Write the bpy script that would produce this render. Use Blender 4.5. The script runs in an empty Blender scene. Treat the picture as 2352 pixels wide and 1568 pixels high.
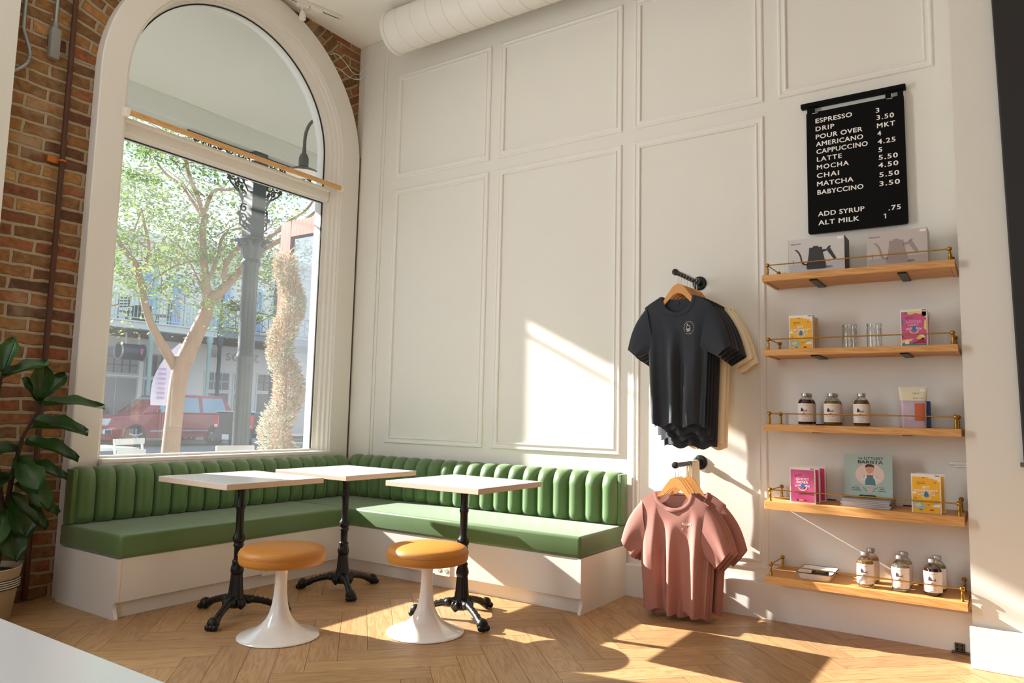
import bpy, bmesh, math, random
from mathutils import Vector, Matrix, noise as mnoise
random.seed(7)
PI = math.pi
sc = bpy.context.scene
COL = sc.collection

# ------------------------------------------------------------------ camera
cam_d = bpy.data.cameras.new('camera')
cam = bpy.data.objects.new('camera', cam_d)
COL.objects.link(cam)
_C = Vector((4.5328, -4.3744, 1.1159))
_F = Vector((-0.553347, 0.827035, 0.099096)).normalized()
_R = Vector((0.832172, 0.554047, 0.022840)).normalized()
_U = _R.cross(_F).normalized()
cam.matrix_world = Matrix(((_R.x, _U.x, -_F.x, _C.x), (_R.y, _U.y, -_F.y, _C.y), (_R.z, _U.z, -_F.z, _C.z), (0, 0, 0, 1)))
cam_d.sensor_width = 36.0
cam_d.lens = 36.0 * 1676.03 / 2352.0
cam_d.clip_start = 0.05
cam_d.clip_end = 300
sc.camera = cam

# ------------------------------------------------------------------ view, sky, sun, fill lamps
sc.view_settings.view_transform = 'Standard'
sc.view_settings.look = 'None'
sc.view_settings.gamma = 1.0
sc.view_settings.exposure = 0.27
sc.view_settings.use_curve_mapping = False
try:
    sc.cycles.use_denoising = True
    sc.cycles.max_bounces = 14
    sc.cycles.diffuse_bounces = 6
    sc.cycles.glossy_bounces = 4
    sc.cycles.transmission_bounces = 8
    sc.cycles.transparent_max_bounces = 24
    sc.cycles.sample_clamp_indirect = 6.0
    sc.cycles.caustics_reflective = False
    sc.cycles.caustics_refractive = False
except Exception:
    pass

world = bpy.data.worlds.new('sky')
sc.world = world
world.use_nodes = True
wn = world.node_tree.nodes
wl = world.node_tree.links
wn.clear()
w_out = wn.new('ShaderNodeOutputWorld')
w_bg = wn.new('ShaderNodeBackground')
w_tc = wn.new('ShaderNodeTexCoord')
w_sep = wn.new('ShaderNodeSeparateXYZ')
w_rmp = wn.new('ShaderNodeValToRGB')
wl.new(w_tc.outputs['Generated'], w_sep.inputs[0])
wl.new(w_sep.outputs[2], w_rmp.inputs[0])
w_rmp.color_ramp.elements[0].position = 0.0
w_rmp.color_ramp.elements[0].color = (0.86, 0.93, 1.0, 1)
w_rmp.color_ramp.elements[1].position = 0.7
w_rmp.color_ramp.elements[1].color = (0.42, 0.64, 1.0, 1)
wl.new(w_rmp.outputs[0], w_bg.inputs[0])
w_bg.inputs[1].default_value = 1.15
wl.new(w_bg.outputs[0], w_out.inputs[0])

SUN_DIR = Vector((1.0, 0.19, -0.505)).normalized()
sun_d = bpy.data.lights.new('sun', 'SUN')
sun_d.energy = 16.0
sun_d.color = (1.0, 0.965, 0.91)
sun_d.angle = math.radians(0.53)
sun = bpy.data.objects.new('sun', sun_d)
sun.rotation_euler = SUN_DIR.to_track_quat('-Z', 'Y').to_euler()
sun.location = (-20, -4, 12)
COL.objects.link(sun)


def area(name, loc, direction, sx, sy, power, color):
    d = bpy.data.lights.new(name, 'AREA')
    d.shape = 'RECTANGLE'
    d.size = sx
    d.size_y = sy
    d.energy = power
    d.color = color
    o = bpy.data.objects.new(name, d)
    o.location = loc
    o.rotation_euler = Vector(direction).to_track_quat('-Z', 'Y').to_euler()
    COL.objects.link(o)
    return o


# fill lamps added in two unseen openings, in place of daylight
area('fill_street_opening', (-0.05, -3.7, 2.2), (1, 0, 0.35), 0.95, 2.9, 105, (0.93, 0.97, 1.0))
area('fill_rear_opening', (4.2, -7.9, 2.2), (0, 1, 0), 5.0, 3.2, 14, (1.0, 0.97, 0.92))


# ------------------------------------------------------------------ materials
def lin(c):
    c = c / 255.0
    return c / 12.92 if c <= 0.04045 else ((c + 0.055) / 1.055) ** 2.4


def rgb(r, g, b):
    return (lin(r), lin(g), lin(b), 1.0)


MATS = {}


def M(name, col, rough=0.5, metal=0.0, var=0.0, vscale=8.0, bump=0.0, bscale=60.0, spec=0.5, sheen=0.0, coat=0.0,
      emit=None, estr=0.0, trans=0.0, stretch=None):
    if name in MATS:
        return MATS[name]
    m = bpy.data.materials.new(name)
    m.use_nodes = True
    nt = m.node_tree
    b = nt.nodes['Principled BSDF']
    c = rgb(*col)
    b.inputs['Base Color'].default_value = c
    b.inputs['Roughness'].default_value = rough
    b.inputs['Metallic'].default_value = metal
    b.inputs['Specular IOR Level'].default_value = spec
    b.inputs['Sheen Weight'].default_value = sheen
    b.inputs['Coat Weight'].default_value = coat
    b.inputs['Transmission Weight'].default_value = trans
    if emit:
        b.inputs['Emission Color'].default_value = rgb(*emit)
        b.inputs['Emission Strength'].default_value = estr
    if var > 0 or bump > 0:
        tc = nt.nodes.new('ShaderNodeTexCoord')
        src = tc.outputs['Object']
        if stretch:
            mp = nt.nodes.new('ShaderNodeMapping')
            mp.inputs['Scale'].default_value = stretch
            nt.links.new(src, mp.inputs[0])
            src = mp.outputs[0]
    if var > 0:
        n = nt.nodes.new('ShaderNodeTexNoise')
        n.inputs['Scale'].default_value = vscale
        n.inputs['Detail'].default_value = 6
        nt.links.new(src, n.inputs['Vector'])
        mx = nt.nodes.new('ShaderNodeMix')
        mx.data_type = 'RGBA'
        mx.inputs[6].default_value = tuple(max(0, x * (1 - var)) for x in c[:3]) + (1,)
        mx.inputs[7].default_value = tuple(min(1, x * (1 + var)) for x in c[:3]) + (1,)
        nt.links.new(n.outputs['Fac'], mx.inputs[0])
        nt.links.new(mx.outputs[2], b.inputs['Base Color'])
    if bump > 0:
        n2 = nt.nodes.new('ShaderNodeTexNoise')
        n2.inputs['Scale'].default_value = bscale
        n2.inputs['Detail'].default_value = 4
        nt.links.new(src, n2.inputs['Vector'])
        bp = nt.nodes.new('ShaderNodeBump')
        bp.inputs['Strength'].default_value = bump
        bp.inputs['Distance'].default_value = 0.01
        nt.links.new(n2.outputs['Fac'], bp.inputs['Height'])
        nt.links.new(bp.outputs['Normal'], b.inputs['Normal'])
    MATS[name] = m
    return m


def glass_mat(name, tint=(1, 1, 1), gloss=0.08, dust=0.0, rough=0.0):
    m = bpy.data.materials.new(name)
    m.use_nodes = True
    nt = m.node_tree
    nt.nodes.clear()
    out = nt.nodes.new('ShaderNodeOutputMaterial')
    tr = nt.nodes.new('ShaderNodeBsdfTransparent')
    tr.inputs[0].default_value = (*tint, 1)
    gl = nt.nodes.new('ShaderNodeBsdfGlossy')
    gl.inputs['Roughness'].default_value = rough
    fr = nt.nodes.new('ShaderNodeLayerWeight')
    fr.inputs['Blend'].default_value = 0.2
    mu = nt.nodes.new('ShaderNodeMath')
    mu.operation = 'MULTIPLY_ADD'
    mu.inputs[1].default_value = 0.45
    mu.inputs[2].default_value = gloss
    nt.links.new(fr.outputs['Fresnel'], mu.inputs[0])
    mx = nt.nodes.new('ShaderNodeMixShader')
    nt.links.new(mu.outputs[0], mx.inputs[0])
    nt.links.new(tr.outputs[0], mx.inputs[1])
    nt.links.new(gl.outputs[0], mx.inputs[2])
    last = mx
    if dust > 0:
        tl = nt.nodes.new('ShaderNodeBsdfTranslucent')
        tl.inputs[0].default_value = (0.95, 0.96, 0.95, 1)
        tc = nt.nodes.new('ShaderNodeTexCoord')
        n = nt.nodes.new('ShaderNodeTexNoise')
        n.inputs['Scale'].default_value = 1.6
        n.inputs['Detail'].default_value = 5
        nt.links.new(tc.outputs['Object'], n.inputs['Vector'])
        mm = nt.nodes.new('ShaderNodeMath')
        mm.operation = 'MULTIPLY'
        mm.inputs[1].default_value = dust * 2
        nt.links.new(n.outputs['Fac'], mm.inputs[0])
        m2 = nt.nodes.new('ShaderNodeMixShader')
        nt.links.new(mm.outputs[0], m2.inputs[0])
        nt.links.new(mx.outputs[0], m2.inputs[1])
        nt.links.new(tl.outputs[0], m2.inputs[2])
        last = m2
    nt.links.new(last.outputs[0], out.inputs[0])
    MATS[name] = m
    return m


def leaf_mat(name, c1, c2, transl=0.4, rough=0.5, vscale=3.0):
    m = bpy.data.materials.new(name)
    m.use_nodes = True
    nt = m.node_tree
    nt.nodes.clear()
    out = nt.nodes.new('ShaderNodeOutputMaterial')
    tc = nt.nodes.new('ShaderNodeTexCoord')
    n = nt.nodes.new('ShaderNodeTexNoise')
    n.inputs['Scale'].default_value = vscale
    n.inputs['Detail'].default_value = 5
    nt.links.new(tc.outputs['Object'], n.inputs['Vector'])
    rp = nt.nodes.new('ShaderNodeValToRGB')
    rp.color_ramp.elements[0].position = 0.3
    rp.color_ramp.elements[1].position = 0.7
    rp.color_ramp.elements[0].color = rgb(*c1)
    rp.color_ramp.elements[1].color = rgb(*c2)
    nt.links.new(n.outputs['Fac'], rp.inputs[0])
    b = nt.nodes.new('ShaderNodeBsdfPrincipled')
    b.inputs['Roughness'].default_value = rough
    nt.links.new(rp.outputs[0], b.inputs['Base Color'])
    t = nt.nodes.new('ShaderNodeBsdfTranslucent')
    nt.links.new(rp.outputs[0], t.inputs[0])
    mx = nt.nodes.new('ShaderNodeMixShader')
    mx.inputs[0].default_value = transl
    nt.links.new(b.outputs[0], mx.inputs[1])
    nt.links.new(t.outputs[0], mx.inputs[2])
    nt.links.new(mx.outputs[0], out.inputs[0])
    MATS[name] = m
    return m


def brick_mat(name, scale_u, scale_v):
    """weathered brick on UV coordinates given in metres"""
    m = bpy.data.materials.new(name)
    m.use_nodes = True
    nt = m.node_tree
    b = nt.nodes['Principled BSDF']
    uv = nt.nodes.new('ShaderNodeUVMap')
    wob = nt.nodes.new('ShaderNodeTexNoise')
    wob.inputs['Scale'].default_value = 9.0
    wob.inputs['Detail'].default_value = 4
    nt.links.new(uv.outputs[0], wob.inputs['Vector'])
    sub = nt.nodes.new('ShaderNodeVectorMath')
    sub.operation = 'SUBTRACT'
    sub.inputs[1].default_value = (0.5, 0.5, 0.5)
    nt.links.new(wob.outputs['Color'], sub.inputs[0])
    scl = nt.nodes.new('ShaderNodeVectorMath')
    scl.operation = 'SCALE'
    scl.inputs['Scale'].default_value = 0.03
    nt.links.new(sub.outputs[0], scl.inputs[0])
    add = nt.nodes.new('ShaderNodeVectorMath')
    add.operation = 'ADD'
    nt.links.new(uv.outputs[0], add.inputs[0])
    nt.links.new(scl.outputs[0], add.inputs[1])
    br = nt.nodes.new('ShaderNodeTexBrick')
    br.inputs['Color1'].default_value = (0, 0, 0, 1)
    br.inputs['Color2'].default_value = (1, 1, 1, 1)
    br.inputs['Mortar'].default_value = (0.5, 0.5, 0.5, 1)
    br.inputs['Scale'].default_value = 1.0
    br.inputs['Brick Width'].default_value = scale_u
    br.inputs['Row Height'].default_value = scale_v
    br.inputs['Mortar Size'].default_value = 0.011
    br.inputs['Mortar Smooth'].default_value = 0.35
    br.offset = 0.5
    nt.links.new(add.outputs[0], br.inputs['Vector'])
    rp = nt.nodes.new('ShaderNodeValToRGB')
    cr = rp.color_ramp
    cr.elements[0].position = 0.0
    cr.elements[0].color = rgb(84, 60, 40)
    cr.elements[1].position = 1.0
    cr.elements[1].color = rgb(178, 142, 92)
    for p, c in ((0.17, (142, 84, 52)), (0.3, (150, 106, 62)), (0.45, (120, 86, 52)), (0.6, (160, 118, 68)), (0.75, (104, 76, 48)), (0.88, (156, 108, 56))):
        e = cr.elements.new(p)
        e.color = rgb(*c)
    nt.links.new(br.outputs['Color'], rp.inputs[0])
    n = nt.nodes.new('ShaderNodeTexNoise')
    n.inputs['Scale'].default_value = 28
    n.inputs['Detail'].default_value = 8
    nt.links.new(uv.outputs[0], n.inputs['Vector'])
    n3 = nt.nodes.new('ShaderNodeTexNoise')
    n3.inputs['Scale'].default_value = 2.6
    n3.inputs['Detail'].default_value = 5
    nt.links.new(uv.outputs[0], n3.inputs['Vector'])
    mul = nt.nodes.new('ShaderNodeMix')
    mul.data_type = 'RGBA'
    mul.blend_type = 'OVERLAY'
    mul.inputs[0].default_value = 0.75
    nt.links.new(rp.outputs[0], mul.inputs[6])
    nt.links.new(n.outputs['Fac'], mul.inputs[7])
    mort = nt.nodes.new('ShaderNodeMix')
    mort.data_type = 'RGBA'
    nt.links.new(mul.outputs[2], mort.inputs[6])
    mort.inputs[7].default_value = rgb(164, 148, 120)
    # mortar smeared over the brick faces in patches
    sm = nt.nodes.new('ShaderNodeMath')
    sm.operation = 'MULTIPLY_ADD'
    smr = nt.nodes.new('ShaderNodeMapRange')
    smr.inputs[1].default_value = 0.60
    smr.inputs[2].default_value = 0.72
    nt.links.new(n3.outputs['Fac'], smr.inputs[0])
    sm.inputs[1].default_value = 0.7
    nt.links.new(smr.outputs[0], sm.inputs[0])
    nt.links.new(br.outputs['Fac'], sm.inputs[2])
    sm.use_clamp = True
    nt.links.new(sm.outputs[0], mort.inputs[0])
    nt.links.new(mort.outputs[2], b.inputs['Base Color'])
    b.inputs['Roughness'].default_value = 0.9
    hs = nt.nodes.new('ShaderNodeMath')
    hs.operation = 'MULTIPLY_ADD'
    hs.inputs[1].default_value = -1.0
    nt.links.new(br.outputs['Fac'], hs.inputs[0])
    hn = nt.nodes.new('ShaderNodeMath')
    hn.operation = 'MULTIPLY'
    hn.inputs[1].default_value = 0.6
    nt.links.new(n.outputs['Fac'], hn.inputs[0])
    nt.links.new(hn.outputs[0], hs.inputs[2])
    bp = nt.nodes.new('ShaderNodeBump')
    bp.inputs['Strength'].default_value = 0.8
    bp.inputs['Distance'].default_value = 0.02
    nt.links.new(hs.outputs[0], bp.inputs['Height'])
    nt.links.new(bp.outputs['Normal'], b.inputs['Normal'])
    MATS[name] = m
    return m


def wood_mat(name, dark, light, rough=0.45, use_uv=False, axis=0, gscale=1.0, rnd=False, spec=0.4):
    """straight grained wood: grain runs along `axis` of the object (or U of the UV map)"""
    m = bpy.data.materials.new(name)
    m.use_nodes = True
    nt = m.node_tree
    b = nt.nodes['Principled BSDF']
    if use_uv:
        src = nt.nodes.new('ShaderNodeUVMap').outputs[0]
    else:
        src = nt.nodes.new('ShaderNodeTexCoord').outputs['Object']
    mp = nt.nodes.new('ShaderNodeMapping')
    s = [14.0 * gscale] * 3
    s[axis] = 1.6 * gscale
    mp.inputs['Scale'].default_value = s
    nt.links.new(src, mp.inputs[0])
    n = nt.nodes.new('ShaderNodeTexNoise')
    n.inputs['Scale'].default_value = 1.0
    n.inputs['Detail'].default_value = 3
    n.inputs['Distortion'].default_value = 0.6
    nt.links.new(mp.outputs[0], n.inputs['Vector'])
    # growth rings: bands of the slowly varying noise
    mu = nt.nodes.new('ShaderNodeMath')
    mu.operation = 'MULTIPLY'
    mu.inputs[1].default_value = 9.0
    nt.links.new(n.outputs['Fac'], mu.inputs[0])
    pp = nt.nodes.new('ShaderNodeMath')
    pp.operation = 'PINGPONG'
    pp.inputs[1].default_value = 0.5
    nt.links.new(mu.outputs[0], pp.inputs[0])
    mp2 = nt.nodes.new('ShaderNodeMapping')
    s2 = [160.0 * gscale] * 3
    s2[axis] = 5.0 * gscale
    mp2.inputs['Scale'].default_value = s2
    nt.links.new(src, mp2.inputs[0])
    n2 = nt.nodes.new('ShaderNodeTexNoise')
    n2.inputs['Scale'].default_value = 1.0
    n2.inputs['Detail'].default_value = 2
    nt.links.new(mp2.outputs[0], n2.inputs['Vector'])
    ad = nt.nodes.new('ShaderNodeMath')
    ad.operation = 'ADD'
    nt.links.new(pp.outputs[0], ad.inputs[0])
    nt.links.new(n2.outputs['Fac'], ad.inputs[1])
    rp = nt.nodes.new('ShaderNodeValToRGB')
    rp.color_ramp.elements[0].position = 0.3
    rp.color_ramp.elements[1].position = 0.95
    rp.color_ramp.elements[0].color = rgb(*dark)
    rp.color_ramp.elements[1].color = rgb(*light)
    nt.links.new(ad.outputs[0], rp.inputs[0])
    colr = rp.outputs[0]
    if rnd:
        at = nt.nodes.new('ShaderNodeAttribute')
        at.attribute_name = 'tone'
        hv = nt.nodes.new('ShaderNodeHueSaturation')
        mr = nt.nodes.new('ShaderNodeMapRange')
        mr.inputs[3].default_value = 0.86
        mr.inputs[4].default_value = 1.12
        nt.links.new(at.outputs['Fac'], mr.inputs[0])
        nt.links.new(mr.outputs[0], hv.inputs['Value'])
        nt.links.new(colr, hv.inputs['Color'])
        colr = hv.outputs[0]
    nt.links.new(colr, b.inputs['Base Color'])
    b.inputs['Roughness'].default_value = rough
    b.inputs['Specular IOR Level'].default_value = spec
    bp = nt.nodes.new('ShaderNodeBump')
    bp.inputs['Strength'].default_value = 0.12
    bp.inputs['Distance'].default_value = 0.004
    nt.links.new(ad.outputs[0], bp.inputs['Height'])
    nt.links.new(bp.outputs['Normal'], b.inputs['Normal'])
    MATS[name] = m
    return m


WHITE = M('wall_paint', (230, 227, 217), 0.75, var=0.02, vscale=3, bump=0.05, bscale=180)
TRIMW = M('trim_paint', (233, 230, 222), 0.45, var=0.015, vscale=4)
CEILW = M('ceiling_paint', (248, 246, 238), 0.85)
BRICK = brick_mat('old_brick', 0.235, 0.076)
FLOORW = wood_mat('oak_floor', (156, 118, 78), (186, 148, 104), rough=0.38, use_uv=True, rnd=True)
SHELFW = wood_mat('oak_shelf', (186, 128, 64), (216, 162, 98), rough=0.5, axis=0)
DOWELW = wood_mat('dowel_wood', (206, 152, 92), (226, 178, 118), rough=0.5, axis=1)
HANGW = M('hanger_wood', (214, 152, 84), 0.4, var=0.08, vscale=20, stretch=(1, 1, 8))
BRASS = M('brass', (176, 132, 52), 0.32, metal=1.0, var=0.12, vscale=30)
BLACKM = M('black_metal', (22, 21, 21), 0.42, metal=0.3, spec=0.5)
IRON = M('cast_iron', (26, 24, 24), 0.38, metal=0.35, bump=0.15, bscale=120)
VINYL = M('green_vinyl', (84, 117, 62), 0.42, var=0.06, vscale=14, bump=0.05, bscale=300, spec=0.55, sheen=0.36)
LAMW = M('white_laminate', (216, 215, 214), 0.22, spec=0.5)
LAME = M('laminate_edge', (206, 184, 164), 0.5)
GLOSSW = M('white_enamel', (240, 238, 232), 0.16, coat=0.5)
STOOLV = M('tan_vinyl', (194, 130, 52), 0.48, var=0.05, vscale=10, bump=0.08, bscale=400)
OFFW = M('off_white_plastic', (238, 234, 224), 0.4)
DARKSLOT = M('dark_slot', (30, 28, 26), 0.7)
WINGLASS = glass_mat('window_glass', gloss=0.03, dust=0.028)
CLEARG = glass_mat('clear_glass', tint=(0.97, 0.98, 0.975), gloss=0.05)
STEEL = M('galvanised_steel', (150, 150, 146), 0.4, metal=0.8)


# ------------------------------------------------------------------ mesh building
class MB:
    def __init__(self):
        self.bm = bmesh.new()
        self.uv = None

    def box(self, x0, x1, y0, y1, z0, z1, bev=0.0, seg=2, mat=None):
        r = bmesh.ops.create_cube(self.bm, size=1.0)
        vs = r['verts']
        for v in vs:
            v.co = Vector((x0 + (v.co.x + .5) * (x1 - x0), y0 + (v.co.y + .5) * (y1 - y0), z0 + (v.co.z + .5) * (z1 - z0)))
        if bev > 0:
            es = set()
            for v in vs:
                es.update(v.link_edges)
            r2 = bmesh.ops.bevel(self.bm, geom=list(es), offset=bev, segments=seg, affect='EDGES', profile=0.5)
            vs = list({v for f in r2['faces'] for v in f.verts} | {v for v in vs if v.is_valid})
        if mat is not None:
            for v in vs:
                v.co = mat @ v.co
        return vs

    def face(self, pts):
        vs = [self.bm.verts.new(Vector(p)) for p in pts]
        return self.bm.faces.new(vs)

    def prism(self, pts, off):
        """closed polygon `pts` (3D) extruded by vector off"""
        off = Vector(off)
        a = [self.bm.verts.new(Vector(p)) for p in pts]
        b = [self.bm.verts.new(Vector(p) + off) for p in pts]
        n = len(pts)
        self.bm.faces.new(a)
        self.bm.faces.new(list(reversed(b)))
        for i in range(n):
            self.bm.faces.new((a[i], b[i], b[(i + 1) % n], a[(i + 1) % n]))
        return a + b

    def rings(self, rings, closed=True, cap0=True, cap1=True, loop=False):
        R = [[self.bm.verts.new(Vector(p)) for p in r] for r in rings]
        n = len(R[0])
        m = len(R)
        for i in range(m if loop else m - 1):
            a, b = R[i], R[(i + 1) % m]
            for j in range(n if closed else n - 1):
                k = (j + 1) % n
                self.bm.faces.new((a[j], a[k], b[k], b[j]))
        if closed and not loop:
            if cap0:
                self.bm.faces.new(list(reversed(R[0])))
            if cap1:
                self.bm.faces.new(R[-1])
        return R

    def lathe(self, prof, c=(0, 0, 0), seg=32, cap0=True, cap1=True, flute=0.0, nf=8, axis='z'):
        rs = []
        for r, z in prof:
            ring = []
            for k in range(seg):
                a = 2 * PI * k / seg
                rr = r * (1 + flute * math.cos(nf * a)) if flute else r
                p = (rr * math.cos(a), rr * math.sin(a), z)
                if axis == 'y':
                    p = (p[0], p[2], -p[1])
                elif axis == 'x':
                    p = (p[2], p[0], p[1])
                ring.append((c[0] + p[0], c[1] + p[1], c[2] + p[2]))
            rs.append(ring)
        return self.rings(rs, True, cap0, cap1)

    def tube(self, path, r, seg=10, cap=True, loop=False):
        P = [Vector(p) for p in path]
        n = len(P)
        rr = r if isinstance(r, (list, tuple)) else [r] * n
        rs = []
        up = None
        for i in range(n):
            if loop:
                t = P[(i + 1) % n] - P[i - 1]
            else:
                t = P[min(i + 1, n - 1)] - P[max(i - 1, 0)]
            if t.length < 1e-9:
                t = Vector((0, 0, 1))
            t.normalize()
            if up is None:
                up = Vector((0, 0, 1)) if abs(t.z) < 0.9 else Vector((1, 0, 0))
            u = up - t * up.dot(t)
            if u.length < 1e-5:
                u = t.orthogonal()
            u.normalize()
            up = u
            w = t.cross(u)
            rs.append([P[i] + (u * math.cos(2 * PI * k / seg) + w * math.sin(2 * PI * k / seg)) * rr[i] for k in range(seg)])
        return self.rings(rs, True, cap, cap, loop)

    def grid(self, fn, nu, nv, closed_u=False):
        V = [[self.bm.verts.new(Vector(fn(i / (nu if closed_u else nu - 1) if nu > 1 else 0, j / (nv - 1)))) for i in range(nu)] for j in range(nv)]
        for j in range(nv - 1):
            for i in range(nu if closed_u else nu - 1):
                k = (i + 1) % nu
                self.bm.faces.new((V[j][i], V[j][k], V[j + 1][k], V[j + 1][i]))
        return V

    def sphere(self, c, r, u=16, v=10, sz=1.0):
        prof = []
        for j in range(v + 1):
            a = -PI / 2 + PI * j / v
            prof.append((max(1e-5, r * math.cos(a)), r * sz * math.sin(a)))
        return self.lathe(prof, c, u)

    def mesh_from(self, me, mat=None):
        vs0 = len(self.bm.verts)
        self.bm.from_mesh(me)
        self.bm.verts.ensure_lookup_table()
        if mat is not None:
            for v in self.bm.verts[vs0:]:
                v.co = mat @ v.co

    def build(self, name, mat, parent=None, smooth=False, loc=None, angle=40):
        bm = self.bm
        bmesh.ops.recalc_face_normals(bm, faces=bm.faces)
        me = bpy.data.meshes.new(name)
        bm.to_mesh(me)
        bm.free()
        o = bpy.data.objects.new(name, me)
        COL.objects.link(o)
        for mm in (mat if isinstance(mat, (list, tuple)) else [mat]):
            me.materials.append(mm)
        if smooth:
            for p in me.polygons:
                p.use_smooth = True
            if angle < 180:
                sharp_edges(me, angle)
        if parent is not None:
            o.parent = parent
        if loc is not None:
            o.location = loc
        return o


def sharp_edges(me, angle):
    try:
        me.set_sharp_from_angle(angle=math.radians(angle))
    except Exception:
        pass


def thing(name, label, cat, loc=(0, 0, 0), rz=0.0, group=None):
    o = bpy.data.objects.new(name, None)
    o.empty_display_size = 0.1
    COL.objects.link(o)
    o.location = loc
    o.rotation_euler = (0, 0, rz)
    o['label'] = label
    o['category'] = cat
    if group:
        o['group'] = group
    return o


def tag(o, label, cat, group=None):
    o['label'] = label
    o['category'] = cat
    if group:
        o['group'] = group
    return o


def struct(o):
    o['kind'] = 'structure'
    return o


def sgroup(name):
    o = bpy.data.objects.new(name, None)
    COL.objects.link(o)
    o['kind'] = 'structure'
    return o


def dup(root, loc=None, rz=None, label=None, group=None):
    r = root.copy()
    COL.objects.link(r)
    for ch in list(root.children):
        c = ch.copy()
        COL.objects.link(c)
        c.parent = r
        for g in list(ch.children):
            d = g.copy()
            COL.objects.link(d)
            d.parent = c
    if loc is not None:
        r.location = loc
    if rz is not None:
        r.rotation_euler = (0, 0, rz)
    if label:
        r['label'] = label
    if group:
        r['group'] = group
    return r


def text_mesh(s, size=1.0, bold=0.0, spacing=1.0, align='LEFT'):
    cu = bpy.data.curves.new('lettering', 'FONT')
    cu.body = s
    cu.size = size
    cu.offset = bold
    cu.space_character = spacing
    cu.align_x = align
    cu.resolution_u = 3
    o = bpy.data.objects.new('lettering', cu)
    me = o.to_mesh().copy()
    o.to_mesh_clear()
    bpy.data.objects.remove(o)
    bpy.data.curves.remove(cu)
    return me


class Card:
    """a printed face: origin at its lower corner, u to the right, v up, n out of it"""

    def __init__(self, o, u, v):
        self.o = Vector(o)
        self.u = Vector(u).normalized()
        self.v = Vector(v).normalized()
        self.n = self.u.cross(self.v)

    def p(self, x, y, e=0.0):
        return self.o + self.u * x + self.v * y + self.n * e

    def mat(self, x, y, e, sx=1.0, sy=1.0):
        q = self.p(x, y, e)
        u, v, n = self.u * sx, self.v * sy, self.n
        return Matrix(((u.x, v.x, n.x, q.x), (u.y, v.y, n.y, q.y), (u.z, v.z, n.z, q.z), (0, 0, 0, 1)))

    def poly(self, mb, pts, e=0.0006):
        mb.face([self.p(x, y, e) for x, y in pts])

    def rect(self, mb, x0, y0, x1, y1, e=0.0006):
        self.poly(mb, [(x0, y0), (x1, y0), (x1, y1), (x0, y1)], e)

    def disc(self, mb, x, y, rx, ry=None, e=0.0006, n=24):
        ry = rx if ry is None else ry
        self.poly(mb, [(x + rx * math.cos(2 * PI * k / n), y + ry * math.sin(2 * PI * k / n)) for k in range(n)], e)

    def text(self, mb, s, x, y, height, width=None, bold=0.0, e=0.001, align='LEFT', spacing=1.0):
        """cap height `height`; stretched to `width` when given"""
        me = text_mesh(s, 1.0, 0.0, spacing, 'LEFT')
        xs = [v.co.x for v in me.vertices]
        if not xs:
            return
        sy = height / (0.70 + 1.2 * bold)
        w = max(xs) - min(xs) + 2 * bold
        sx = (width / w) if width else sy
        x0 = x - (min(xs) - bold) * sx
        if align == 'CENTER':
            x0 -= w * sx / 2
        # heavier strokes: the same outline laid down again, slightly shifted
        steps = [(0, 0)] if bold <= 0 else [(0, 0), (-bold, 0), (bold, 0), (0, bold * .6), (0, -bold * .6), (-bold * .7, bold * .4), (bold * .7, bold * .4), (-bold * .7, -bold * .4), (bold * .7, -bold * .4)]
        for k, (dx, dy) in enumerate(steps):
            mb.mesh_from(me, self.mat(x0 + dx * sx, y + (dy + bold * .6) * sy, e + 0.00001 * k, sx, sy))
        bpy.data.meshes.remove(me)


def smooth_path(P, n=2):
    P = [Vector(p) for p in P]
    for _ in range(n):
        Q = [P[0]]
        for p, q in zip(P, P[1:]):
            Q += [p.lerp(q, 0.25), p.lerp(q, 0.75)]
        Q.append(P[-1])
        P = Q
    return P
# ================================================================== THE ROOM
H = 4.31

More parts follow.
